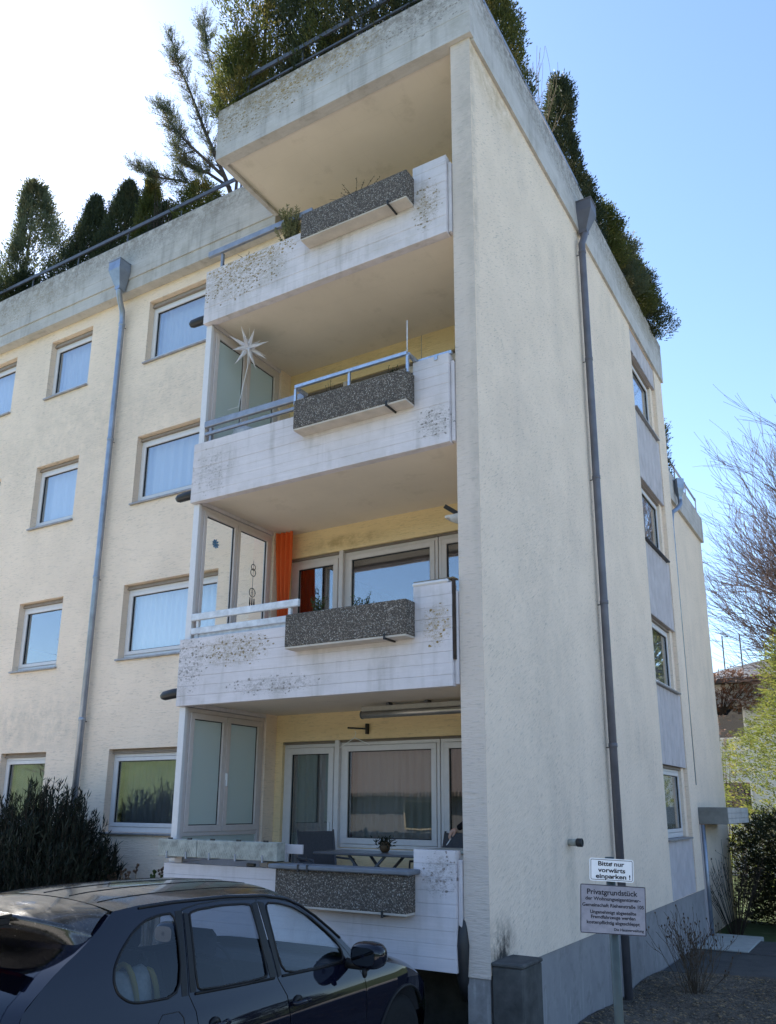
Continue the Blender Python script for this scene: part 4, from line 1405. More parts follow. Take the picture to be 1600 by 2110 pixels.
# coat hanger on a wall hook
t = thing('coat_hanger', (-2.70, 1.72, 2.32), 'white coat hanger on a dark hook above the ground-floor window', 'hanger')
MB().tube([(-2.70, 1.72, 2.52), (-2.68, 1.72, 2.49), (-2.70, 1.72, 2.45), (-2.70, 1.72, 2.43)], .004, 5).build('hook', 'white_paint', t)
MB().tube([(-2.93, 1.70, 2.30), (-2.70, 1.72, 2.43), (-2.47, 1.74, 2.33)], .006, 5).build('shoulder_bar', 'white_paint', t)
t = thing('wall_hook', (-2.62, 1.78, 2.48), 'dark T-shaped hook on the wall above the ground-floor window', 'hook')
MB().tube([(-2.78, 1.66, 2.56), (-2.56, 1.80, 2.55)], .012, 6).build('arm', 'iron_dark', t)
MB().box(-2.575, -2.55, 1.78, 1.85, 2.48, 2.62, .004).build('plate', 'iron_dark', t)

# concrete troughs on the ground-floor parapet
sup = thing('trough_rail', (-3.3, -.1, .86), 'mauve board and posts carrying the white troughs on the ground-floor parapet', 'railing')
MB().box(-4.18, -2.22, -.03, -.005, 1.02, 1.12, .004).build('board', 'panel_mauve', sup)
for x in (-4.05, -2.5):
    MB().box(x - .06, x + .06, -.06, -.031, .863, 1.119, .004).build('post', 'panel_mauve', sup)


def trough(x0, x1, label):
    t = thing('planting_trough', ((x0 + x1) / 2, -.12, .935), label, 'trough', 'white concrete troughs')
    y0, y1, z0, z1 = -.215, -.064, .945, 1.14
    m = MB()
    # honeycomb relief on the front
    for (a, b, c, d) in ((x0, x1, y0, y0 + .025), (x0, x1, y1 - .02, y1), (x0, x0 + .025, y0 + .0252, y1 - .0202), (x1 - .025, x1, y0 + .0252, y1 - .0202)):
        m.box(a, b, c, d, z0, z1, .004)
    m.build('shell', 'trough_white', t)
    k = MB()
    s = .021
    nx_, nz_ = int((x1 - x0 - .03) / (s * 1.75)), int((z1 - z0 - .02) / (s * 1.5))
    for i in range(nx_):
        for j in range(nz_):
            cx, cz = x0 + .026 + (i + .5 * (j % 2)) * s * 1.75, z0 + .022 + j * s * 1.5
            if cx > x1 - .02:
                continue
            p6 = [(cx + s * .82 * cos(pi / 6 + q * pi / 3), y0 - .0035, cz + s * .82 * sin(pi / 6 + q * pi / 3)) for q in range(6)]
            k.prism(p6, (0, .0032, 0))
    k.build('honeycomb_relief', 'trough_white', t, kind='stuff')
    MB().box(x0 + .026, x1 - .026, y0 + .026, y1 - .021, z0 + .02, z1 - .015).build('soil_fill', 'soil', t)
    nc = 2 if x1 - x0 < .8 else 3
    for i in range(nc):
        x = x0 + (x1 - x0) * (i + .5) / nc
        MB().box(x - .012, x + .012, y0 - .012, y0 - .005, z0 - .02, z0 + .06, .003).box(x - .012, x + .012, y0 - .004, -.03, z0 - .02, z0 - .006, .003).build('bracket', 'rail_grey', t)
        MB().box(x - .02, x + .05, y0 + .02, y0 + .035, z1 + .001, z1 + .02, .003).build('clip', 'iron_dark', t)


trough(-4.24, -3.62, 'short white honeycomb trough at the left end of the ground-floor parapet')
trough(-3.612, -2.43, 'long white honeycomb trough on the ground-floor parapet left of the flower box')
t = thing('wooden_block', (-2.52, -.12, .895), 'weathered wooden block wedged under the right end of the long trough', 'block')
MB().box(-2.60, -2.34, -.17, -.05, .895, .935, .006).build('block', 'wood_old', t)
MB().box(-2.98, -2.86, -.07, -.03, .864, .90, .008).build('hand_tool', 'black_plastic', None, label='small black tool lying on the ground-floor parapet under the trough', cat='tool')
t = thing('secateurs', (-2.0, -.2, .94), 'dark garden shears lying on the slate cover of the flower box', 'shears')
MB().tube([(-2.08, -.2, .945), (-1.98, -.22, .95), (-1.94, -.22, .95)], .008, 6).build('blade', 'iron_dark', t)
MB().tube([(-1.99, -.2, .945), (-2.03, -.2, .985), (-2.04, -.2, 1.02)], .007, 6).build('handle', 'iron_dark', t)

# balcony table, chairs, vase
t = thing('balcony_table', (-2.0, .95, .24), 'grey folding table on the ground-floor balcony', 'table')
MB().box(-2.55, -1.15, .62, 1.25, .985, 1.015, .01).build('table_top', 'table_grey', t)
for (a, b) in (((-2.35, .7, .25), (-1.6, .7, .984)), ((-1.45, .72, .25), (-2.1, .72, .984)), ((-2.35, 1.18, .25), (-1.6, 1.18, .984)), ((-1.45, 1.16, .25), (-2.1, 1.16, .984))):
    MB().bar(a, b, .03, .025).build('leg', 'rail_dark', t)
MB().bar((-2.0, .72, .6), (-2.0, 1.16, .6), .02, .02, (1, 0, 0)).build('stretcher', 'rail_dark', t)


def bchair(cx, cy, rz, label):
    t = thing('balcony_chair', (cx, cy, .24), label, 'chair', 'grey balcony chairs')
    R = Matrix.Rotation(rz, 3, 'Z')

    def P(x, y, z):
        q = R @ Vector((x, y, 0))
        return (cx + q.x, cy + q.y, .24 + z)
    MB().add([P(-.24, -.24, .44), P(.24, -.24, .44), P(.24, .22, .42), P(-.24, .22, .42), P(-.24, -.24, .465), P(.24, -.24, .465), P(.24, .22, .445), P(-.24, .22, .445)],
             [(3, 2, 1, 0), (4, 5, 6, 7), (0, 1, 5, 4), (1, 2, 6, 5), (2, 3, 7, 6), (3, 0, 4, 7)]).build('seat', 'chair_cloth', t)
    MB().grid(lambda a, b: P(-.24 + .48 * a, .22 + .12 * b + .02 * sin(a * pi), .46 + .52 * b), 8, 6).grid(lambda a, b: P(-.24 + .48 * a, .235 + .12 * b + .02 * sin(a * pi), .46 + .52 * b), 8, 6).build('backrest', 'chair_cloth', t, True)
    for sx in (-1, 1):
        MB().tube([P(.25 * sx, -.22, .0), P(.25 * sx, -.24, .45)], .013, 8).build('leg', 'rail_dark', t, True)
        MB().tube([P(.25 * sx, .30, .0), P(.25 * sx, .22, .45), P(.25 * sx, .35, 1.0)], .013, 8).build('leg', 'rail_dark', t, True)
        MB().tube([P(.27 * sx, -.24, .45), P(.27 * sx, -.22, .66), P(.27 * sx, .27, .66)], .014, 8).build('armrest', 'rail_dark', t, True)


bchair(-2.72, 1.15, radians(60), 'grey fabric chair left of the folding table')
bchair(-1.30, 1.45, radians(-20), 'grey fabric chair behind the folding table near the pier')
t = thing('plant_pot', (-1.75, .95, 1.016), 'small brown pot with a dark plant on the folding table', 'pot')
MB().lathe((-1.75, .95, 1.016), [(.035, 0), (.06, .03), (.065, .07), (.05, .11), (.045, .12), (.038, .11)], 16).build('pot', 'terracotta', t, True)
r_ = np.random.default_rng(5)
P_ = np.array([(-1.75, .95, 1.12)] * 160) + r_.normal(size=(160, 3)) * (.05, .05, .025)
V, F = leaves(P_, r_.normal(size=(160, 3)) + (0, 0, .6), .06, .014, r_)
fast_obj('leaf_mass', V, F, 'shrub_dark', t)
t = thing('corner_cabinet', (-.62, .5, .24), 'beige cabinet with a flat top in the corner beside the pier on the ground floor', 'cabinet')
MB().box(-.88, -.30, .28, .80, .245, 1.07, .006).build('body', 'soffit_paint', t)
MB().box(-.92, -.285, .25, .82, 1.0705, 1.10, .006).build('top', 'trough_white', t)
MB().tube([(-.30, .10, -.25), (-.30, .03, -.05), (-.29, .0, .25), (-.30, .03, .45), (-.31, .10, .55)], [.05, .07, .075, .06, .04], 10).build('black_bag', 'black_plastic', None, True,
        label='black plastic bag squeezed between the ground-floor parapet and the pier', cat='bag')

# ------------------------------------------------------------------ roof garden
Z12 = 11.9
hedge = [(-3.95, .55, 3.3, .62, 'thuja_gold'), (-3.15, .65, 3.9, .66, 'thuja_dark'), (-2.3, .6, 4.2, .72, 'thuja_gold'), (-1.45, .6, 4.2, .7, 'thuja_dark'), (-.75, .6, 3.8, .55, 'thuja_dark')]
hl = ['golden thuja at the left end of the roof hedge above the balconies', 'dark thuja second from the left in the roof hedge', 'golden thuja in the middle of the roof hedge',
      'dark thuja fourth from the left in the roof hedge', 'dark thuja at the right end of the roof hedge near the corner']
for i, (x, y, h, rd, mt) in enumerate(hedge):
    conifer((x, y, Z12), h, rd, 'thuja_tree', mt, hl[i], n=3000, seed=20 + i, group='thuja hedge on the roof', shape=.38, lump=.55, upright=.8, top=.25, size=.2, leaf=.06, wd=.024)
# golden tuft that spills over the left corner of the slab
conifer((-4.12, .2, Z12), 1.55, .34, 'thuja_tree', 'thuja_gold', 'small golden thuja spilling over the left corner of the roof slab', n=900, seed=31, shape=.45, upright=.55, lump=.4, top=.2, group='thuja hedge on the roof')

# spreading juniper with open limbs behind the slab
t = thing('juniper_tree', (-6.15, 2.4, Z12), 'open spreading juniper leaning out over the left roof edge', 'juniper')
base = Vector((-6.15, 2.4, Z12))
limb = {
    'a': [(-6.15, 2.4, 11.9), (-6.05, 2.35, 12.7), (-6.35, 2.3, 13.5), (-6.9, 2.2, 14.8), (-7.4, 2.2, 16.0), (-7.85, 2.2, 17.0), (-8.15, 2.2, 17.9)],
    'b': [(-6.5, 2.3, 13.8), (-6.7, 2.5, 15.0), (-7.0, 2.5, 16.4), (-7.35, 2.5, 17.4), (-7.5, 2.5, 18.3)],
    'c': [(-6.05, 2.35, 12.7), (-6.6, 2.2, 13.25), (-7.4, 2.1, 13.75), (-8.2, 2.1, 14.2), (-8.75, 2.1, 14.7)],
    'd': [(-6.35, 2.3, 13.5), (-7.1, 2.0, 14.4), (-7.7, 2.0, 15.2), (-8.15, 2.0, 16.0)],
    'e': [(-6.1, 2.35, 12.9), (-6.3, 2.6, 14.2), (-6.4, 2.8, 15.6), (-6.5, 2.8, 16.8)],
    'f': [(-6.2, 2.3, 13.2), (-6.9, 2.3, 13.9), (-7.5, 2.3, 14.3), (-7.9, 2.3, 15.0)],
}
m = MB()
rg = np.random.default_rng(77)
PC, PD = [], []
rr_ = random.Random(12)
for kx, pts in limb.items():
    n = len(pts)
    r0 = .065 if kx == 'a' else .035
    m.tube(pts, [max(.008, r0 * (1 - .85 * i / (n - 1))) for i in range(n)], 7, False)
    pv = [Vector(p) for p in pts]
    for _ in range(80 if kx in 'ab' else 60):
        u = rr_.uniform(.25 if kx != 'a' else .36, 1.0) * (n - 1)
        i = min(int(u), n - 2)
        q = pv[i].lerp(pv[i + 1], u - i)
        d = (pv[i + 1] - pv[i]).normalized()
        side = Vector((rr_.gauss(0, 1), rr_.gauss(0, .8), rr_.gauss(.15, .6))).normalized()
        L = rr_.uniform(.2, .75) * (1.05 - .62 * u / (n - 1))
        e = q + (d * .8 + side * .62) * L
        m.tube([q, q.lerp(e, .5) + Vector((0, 0, -.01)), e], [.010, .006, .003], 4, False)
        for s_ in np.linspace(.3, 1.0, 7):
            for _ in range(2):
                PC.append(q.lerp(e, float(s_)) + Vector((rr_.gauss(0, .035), rr_.gauss(0, .035), rr_.gauss(0, .035))))
                PD.append((d * .8 + side * .4 + Vector((rr_.gauss(0, .35), rr_.gauss(0, .35), .35 + rr_.gauss(0, .3)))))
m.build('trunk', 'bark', t, True)
V, F = sprays(np.array(PC), np.array([tuple(p) for p in PD]), rg, 9, .15, .038, .012)
fast_obj('crown', V, F, 'juniper_grey', t)

conifer((-10.75, 2.7, Z12), 3.2, 1.15, 'cypress', 'thuja_dark', 'tall dark cone thuja behind the left roof railing, left of its twin', n=8000, seed=41, shape=.95, top=.02, lump=.18, size=.15, leaf=.05, wd=.02)
conifer((-9.65, 2.7, Z12), 3.1, 1.0, 'cypress', 'thuja_dark', 'tall dark cone thuja behind the left roof railing, right of its twin', n=7500, seed=42, shape=.75, top=.02, lump=.18, size=.15, leaf=.05, wd=.02)
conifer((-8.55, 2.4, Z12), 2.6, .38, 'cypress', 'thuja_gold', 'small golden cone thuja right of the two dark cones', n=2600, seed=43, shape=.7, lump=.3, size=.15)
conifer((-8.1, 2.5, Z12), 1.7, .5, 'cypress', 'thuja_dark', 'low dark thuja bush behind the railing right of the golden cone', n=2000, seed=44, shape=.5, lump=.3)
conifer((-6.75, 2.1, Z12), 1.35, .55, 'cypress', 'thuja_gold', 'low golden conifer under the spreading juniper', n=1500, seed=45, shape=.5, lump=.3, upright=.5)
conifer((-14.3, 3.4, Z12), 5.6, 2.1, 'cypress', 'juniper_grey', 'large loose conifer at the left picture edge on the roof', n=5200, seed=46, shape=1.0, top=.02, lump=.5, size=.24, leaf=.085, wd=.03, upright=.6)
conifer((-12.2, 2.2, Z12), 1.3, .7, 'cypress', 'thuja_dark', 'low spreading conifer behind the railing at the far left', n=2200, seed=47, shape=.5, lump=.4, upright=.4)
t = thing('dry_shrub', (-7.75, 2.0, Z12), 'dry brown stalks behind the railing beside the low thuja', 'shrub')
m = MB()
for i in range(16):
    a = rr_.uniform(0, 6.28)
    e = rr_.uniform(.1, .45)
    m.tube([(-7.75 + .1 * cos(a), 2 + .1 * sin(a), Z12), (-7.75 + e * cos(a), 2 + e * sin(a), Z12 + rr_.uniform(.9, 1.55))], [.012, .005], 4, False)
m.build('stalk', 'twig_dark', t)

# conifers along the gable roof edge
gab = [((-.66, 2.35, Z12), 4.2, .52, 'thuja_gold', 'tall thuja behind the gable roof edge nearest the corner', .55, 3200),
       ((-.45, 5.15, Z12), 3.3, .46, 'thuja_dark', 'dark cone thuja behind the bare twigs on the gable roof edge', .7, 2600),
       ((-.45, 6.0, Z12), 1.7, .42, 'thuja_dark', 'low dark conifer between the dark cone and the golden bushes', .5, 1200),
       ((-.30, 6.8, Z12), 1.5, .50, 'thuja_gold', 'golden conifer bush overhanging the gable edge beside the rain hopper', .45, 1600),
       ((-.26, 7.75, Z12), 1.4, .52, 'juniper_grey', 'grey-green conifer bush overhanging the middle of the gable edge', .45, 1500),
       ((-.22, 8.65, Z12), 1.5, .52, 'thuja_gold', 'golden conifer bush overhanging the gable edge near its far end', .45, 1600),
       ((-.2, 9.5, Z12), 1.55, .58, 'thuja_dark', 'dark conifer bush at the far end of the gable roof edge', .45, 1700)]
for i, (b_, h, rd, mt, lb, shp, n) in enumerate(gab):
    conifer(b_, h, rd, 'thuja_tree', mt, lb, n=int(n * 1.7), seed=60 + i, shape=shp, lump=.35, group='conifers on the gable roof edge', upright=.75 if i < 2 else .5, top=.12, size=.16, leaf=.055)
bare_tree('bare_shrub', (-.22, 3.95, Z12), 3.3, 'leafless pale twiggy shrub between the two tall gable conifers', 5, 'twig_tan', 'shrub', levels=3, n0=8, spread=.3, ratio=.85, first=.35, r0=.02, minr=.003, up=.5, sub=(2, 3))
conifer((-.35, 10.95, 8.9), 1.5, .32, 'thuja_tree', 'thuja_dark', 'small dark conifer on the roof of the rear wing', n=600, seed=75, shape=.4, lump=.35, upright=.6)

# ------------------------------------------------------------------ planting on the ground
def needle_shrub(name, base, rad, h, mat, label, n=5000, seed=1, leaf=.10, wd=.006, stems=260):
    r = np.random.default_rng(seed)
    rr = random.Random(seed)
    t = thing(name, base, label, 'shrub')
    m = MB()
    P, D = [], []
    for i in range(stems):
        a = rr.uniform(0, 2 * pi)
        q = sqrt(rr.uniform(0, 1))
        ex, ey = rad[0] * q * cos(a), rad[1] * q * sin(a)
        hh = h * (1.02 - .42 * q * q) * rr.uniform(.82, 1.06)
        b = Vector((base[0] + ex * .35, base[1] + ey * .35, base[2]))
        e = Vector((base[0] + ex, base[1] + ey, base[2] + hh))
        mid = b.lerp(e, .55) + Vector((ex * .10, ey * .10, -.04))
        m.tube([b, mid, e], [.008, .005, .003], 3, False)
        for _ in range(n // stems):
            u = rr.uniform(.15, 1.0)
            p = (b.lerp(mid, u / .55) if u < .55 else mid.lerp(e, (u - .55) / .45))
            d = (e - mid).normalized()
            P.append(p)
            D.append((d.x + rr.gauss(0, .4), d.y + rr.gauss(0, .4), d.z + rr.gauss(0, .3)))
    m.build('stem', 'twig_dark', t)
    V, F = leaves(np.array([tuple(p) for p in P]), np.array(D), leaf * r.uniform(.6, 1.3, len(P)), wd * r.uniform(.8, 1.5, len(P)), r)
    fast_obj('leaf_mass', V, F, mat, t)
    return t


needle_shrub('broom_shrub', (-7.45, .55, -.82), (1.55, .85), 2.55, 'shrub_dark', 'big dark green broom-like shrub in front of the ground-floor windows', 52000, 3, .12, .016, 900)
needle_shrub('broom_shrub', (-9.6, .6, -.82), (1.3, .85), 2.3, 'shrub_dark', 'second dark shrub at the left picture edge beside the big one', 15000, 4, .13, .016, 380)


def stalk_plant(base, seed, label):
    rr = random.Random(seed)
    t = thing('stonecrop', base, label, 'plant', 'dried stonecrop stalks behind the car')
    m, h = MB(), MB()
    for i in range(9):
        x, y = base[0] + rr.uniform(-.18, .18), base[1] + rr.uniform(-.12, .12)
        z = base[2] + rr.uniform(1.15, 1.50)
        b = Vector((base[0] + rr.uniform(-.1, .1), base[1], base[2]))
        tp = Vector((x, y, z))
        m.tube([b, b.lerp(tp, .6) + Vector((rr.gauss(0, .02), 0, 0)), tp], [.012, .009, .006], 5, False)
        for j in range(6):
            d = Vector((rr.gauss(0, .02), rr.gauss(0, .02), rr.uniform(-.05, .05)))
            h.lathe(tp + d, [(.004, -.015), (.016, 0), (.017, .014), (.006, .026)], 6)
    m.build('stem', 'twig_tan', t)
    h.build('flower_head', 'bud' if seed % 3 else 'leaf_green', t, kind='stuff')


for i, x in enumerate((-6.35, -5.95, -5.62, -5.30, -5.0)):
    stalk_plant((x, .75, -.82), 30 + i, ['leftmost', 'second', 'third', 'fourth', 'rightmost'][i] + ' clump of dried stonecrop stalks in the bed behind the car')

# leafless hydrangea by the gable
def twiggy(base, rad, h, n, seed, label, mat='twig_dark', head=True, name='bare_shrub'):
    rr = random.Random(seed)
    t = thing(name, base, label, 'shrub')
    m, hd = MB(), MB()
    for i in range(n):
        a = rr.uniform(0, 2 * pi)
        q = rr.uniform(.1, 1) ** .6
        e = Vector((base[0] + rad * q * cos(a), base[1] + rad * 1.25 * q * sin(a), base[2] + h * (1.05 - .45 * q) * rr.uniform(.7, 1.05)))
        b = Vector((base[0] + .12 * q * cos(a), base[1] + .12 * q * sin(a), base[2] - .03))
        md = b.lerp(e, .5) + Vector((rr.gauss(0, .03), rr.gauss(0, .03), .05))
        m.tube([b, md, e], [.007, .0055, .0035], 4, False)
        for j in range(rr.randint(1, 3)):
            u = rr.uniform(.4, .85)
            s = md.lerp(e, (u - .4) * 1.6)
            f = s + Vector((rr.gauss(0, .1), rr.gauss(0, .1), rr.uniform(.08, .2)))
            m.tube([s, f], [.004, .0025], 3, False)
            if head and rr.random() < .35:
                hd.lathe(f, [(.003, 0), (.009, .008), (.008, .018), (.002, .028)], 5)
        if head:
            for j in range(1 if i % 2 else 0):
                hd.lathe(e + Vector((rr.gauss(0, .008), rr.gauss(0, .008), -.01)), [(.004, 0), (.014, .012), (.012, .028), (.003, .04)], 6)
    m.build('stem', mat, t)
    if head:
        hd.build('seed_head', 'bud', t, kind='stuff')
    return t


hy = thing('bare_shrub', (.78, 5.0, -.9), 'leafless shrub with dry heads in the bed beside the gable', 'shrub')
rh = random.Random(88)
m, hd = MB(), MB()
for i in range(34):
    a = rh.uniform(0, 6.28)
    q = rh.uniform(.05, 1)
    for pts, rr, lev in branching((.78 + .16 * q * cos(a), 5.0 + .2 * q * sin(a), -.92), 1.15 * rh.uniform(.65, 1.05), 300 + i, n0=2, levels=3, spread=.42, ratio=.62, up=.22, minr=.0028, r0=.007,
                                  lean=(.75 * q * cos(a), .85 * q * sin(a), 1), first=.46, sub=(1, 3), wig=.16):
        m.tube(pts, rr, 4, False)
        if lev == 3 and rh.random() < .45:
            hd.lathe(pts[-1], [(.003, -.006), (.010, .004), (.009, .016), (.002, .026)], 5)
m.build('stem', 'twig_mid', hy)
hd.build('seed_head', 'bud', hy, kind='stuff')
twiggy((.30, 11.6, -.95), .8, 2.2, 60, 9, 'bare twigs in front of the rear wing under the canopy', 'twig_dark', True)


def bushy(name, base, rad, h, mat, label, n, seed, leaf=.09, wd=.05, cat='shrub'):
    r = np.random.default_rng(seed)
    t = thing(name, base, label, cat)
    m = MB()
    rr = random.Random(seed)
    for i in range(26):
        a = rr.uniform(0, 6.28)
        q = rr.uniform(.2, .95)
        m.tube([(base[0] + .15 * cos(a), base[1] + .15 * sin(a), base[2]), (base[0] + rad[0] * q * .6 * cos(a), base[1] + rad[1] * q * .6 * sin(a), base[2] + h * .5),
                (base[0] + rad[0] * q * cos(a), base[1] + rad[1] * q * sin(a), base[2] + h * rr.uniform(.7, 1.0))], [.025, .015, .004], 5, False)
    m.build('branches', 'twig_dark', t, True)
    a = r.uniform(0, 2 * pi, n)
    u = r.uniform(0, 1, n)
    nz = .12 * np.sin(3 * a + 5 * u + seed) + .10 * np.sin(7 * a - 9 * u) + .08 * np.sin(13 * a + 17 * u)
    q = np.clip(np.sqrt(r.uniform(.2, 1, n)) * (1 + nz) * np.clip(np.minimum(1, (1.08 - u) * 3.2) ** .5, 0, 1), 0, 1.3)
    P = np.stack([base[0] + rad[0] * q * np.cos(a), base[1] + rad[1] * q * np.sin(a), base[2] + .02 + h * u * (1 + .25 * nz)], -1)
    D = np.stack([np.cos(a), np.sin(a), np.full(n, .5)], -1) + r.normal(size=(n, 3)) * .6
    V, F = sprays(P, D, r, 5, leaf * 1.6, leaf, wd)
    fast_obj('leaf_mass', V, F, mat, t)
    return t


bushy('evergreen_shrub', (1.5, 14.2, -.97), (1.5, 1.2), 2.35, 'hedge_green', 'dark evergreen shrub beneath the entrance canopy', 7000, 5, .07, .03)
bushy('evergreen_shrub', (2.6, 12.6, -.97), (1.2, 1.1), 2.0, 'hedge_green', 'lower dark evergreen shrub at the right picture edge', 5500, 6, .07, .03)
bushy('red_shrub', (-1.9, 24.0, -.97), (.9, 1.2), 5.6, 'red_bush', 'reddish twiggy bush in front of the white house behind', 380, 7, .09, .02)
bushy('creeper', (-2.2, 27.6, 5.2), (1.9, .35), 1.6, 'red_bush', 'brown creeper under the roof of the white house', 900, 12, .10, .04, 'creeper')
conifer((2.35, 18.5, -.97), 9.8, 3.0, 'spruce_tree', 'spruce_gold', 'sunlit golden green conifer at the right picture edge', n=10500, seed=90, shape=.75, lump=.75, size=.30, leaf=.10, wd=.034, upright=.25)
bt = thing('bare_tree', (3.8, 20.0, -.97), 'large leafless tree behind the gable at the right picture edge', 'tree')
m, cr = MB().tube([(3.8, 20, -1.2), (3.85, 20, 1.5), (3.75, 20, 4.0), (3.7, 20, 6.0), (3.8, 20.1, 9.0), (3.7, 20, 12.0)], [.30, .25, .22, .17, .09, .03], 10, False), MB()
rb = random.Random(5)
for i in range(32):
    left = i < 24
    th = radians(4 + 80 * ((i if left else i - 24) + .5) / (24 if left else 8)) + rb.gauss(0, .04)
    z0 = 4.6 + 5.0 * sin(th) * rb.uniform(.35, .9)
    sx = -1 if left else 1
    L = (6.6 + 2.0 * sin(th)) * rb.uniform(.88, 1.06)
    for pts, rr, lev in branching((3.72, 20, z0), L, 700 + i, n0=5, levels=4, spread=.46, ratio=.70, up=.10, minr=.0052, r0=.07, lean=(sx * cos(th), rb.gauss(0, .35), sin(th) * .8), first=.36, sub=(3, 4), wig=.09):
        (m if lev == 0 else cr).tube(pts, rr, 6 if lev == 0 else (4 if lev < 3 else 3), False)
m.build('trunk', 'bark', bt, True)
cr.build('crown', 'bark_twig', bt, True)
# trees and slope on the far side of the car park (they show up in the panes)
for i, (x, y, h, lb) in enumerate(((-44, -27, 15, 'leafless tree on the grass slope seen reflected in the first-floor window'), (-27, -36, 13, 'leafless tree standing behind the tiled house across the car park'),
                                   (24, 10, 13, 'leafless tree on the right, reflected in the car windows'), (34, 26, 14, 'leafless tree far right beyond the path'))):
    bare_tree('bare_tree', (x, y, terrain(x, y) - .1), h, lb, 21 + i, 'bark', levels=5, n0=6, first=.25, spread=.7, ratio=.74, up=.12, sub=(2, 4), minr=.012, r0=.22)
for i, (x, y, h, rd) in enumerate(((20, 22, 7, 2.6), (27, 16, 6, 2.6), (31, 3, 6, 3.0), (-34, -40, 7, 3))):
    conifer((x, y, terrain(x, y)), h, rd, 'spruce_tree', 'thuja_dark', ['dark conifer right of the path', 'dark conifer farther right of the path', 'dark broad conifer beside the car park', 'dark conifer up the slope behind the tiled house'][i],
            n=1800, seed=120 + i, shape=.6, lump=.4, size=.5, leaf=.2, wd=.09, upright=.2)

for i in range(7):
    y = -9 + 5.5 * i
    bushy('hedge_shrub', (33.5 + .6 * sin(i * 2.1), y, terrain(33.5, y)), (2.2, 3.2), 2.6 + .5 * sin(i * 1.7), 'hedge_green',
          ['nearest', 'second', 'third', 'fourth', 'fifth', 'sixth', 'farthest'][i] + ' dark shrub in the row along the right side of the added paving', 1500, 140 + i, .22, .12)

# ------------------------------------------------------------------ the parked car
CX, CYF, CZ = -1.32, -0.13, ZP
CAR = thing('parked_car', (CX, CYF - 2.4, CZ), 'dark blue-black estate SUV parked nose to the balconies', 'car')


def pchip(xs, ys):
    xs, ys = np.array(xs, float), np.array(ys, float)
    h = np.diff(xs)
    d = np.diff(ys) / h
    mm = np.zeros(len(xs))
    mm[0], mm[-1] = d[0], d[-1]
    for i in range(1, len(xs) - 1):
        if d[i - 1] * d[i] > 0:
            w1, w2 = 2 * h[i] + h[i - 1], h[i] + 2 * h[i - 1]
            mm[i] = (w1 + w2) / (w1 / d[i - 1] + w2 / d[i])

    def f(x):
        x = min(max(x, xs[0]), xs[-1])
        i = int(min(max(np.searchsorted(xs, x) - 1, 0), len(xs) - 2))
        t = (x - xs[i]) / h[i]
        return ((1 + 2 * t) * (1 - t) ** 2 * ys[i] + t * (1 - t) ** 2 * h[i] * mm[i] + t * t * (3 - 2 * t) * ys[i + 1] + t * t * (t - 1) * h[i] * mm[i + 1])
    return f


fz_ = pchip([0, .25, .45, .70, .86, .95, 1.03, 1.09, 1.2, 1.4, 1.6, 1.78], [.84, .905, .945, .965, .962, .945, .918, .895, .855, .782, .70, .615])
fs_ = pchip([-.2, 0, .1, .25, .45, .7, 1.0, 3.2, 3.8, 4.3, 4.6, 4.85], [.5, .60, .76, .87, .94, .98, 1, 1, .99, .965, .94, .90])


def CW(s, z):
    return fz_(z) * fs_(s)


def arc(cs, cz, r, a0, a1, n=16):
    return [(cs + r * cos(radians(a0 + (a1 - a0) * i / n)), cz + r * sin(radians(a0 + (a1 - a0) * i / n))) for i in range(n + 1)]


def dens(p, step=.06):
    out = []
    for a, b in zip(p, p[1:] + p[:1]):
        n = max(1, int(sqrt((a[0] - b[0]) ** 2 + (a[1] - b[1]) ** 2) / step))
        out += [(a[0] + (b[0] - a[0]) * i / n, a[1] + (b[1] - a[1]) * i / n) for i in range(n)]
    return out


def inside(p, poly):
    c = False
    j = len(poly) - 1
    for i in range(len(poly)):
        a, b = poly[i], poly[j]
        if (a[1] > p[1]) != (b[1] > p[1]) and p[0] < (b[0] - a[0]) * (p[1] - a[1]) / (b[1] - a[1]) + a[0]:
            c = not c
        j = i
    return c


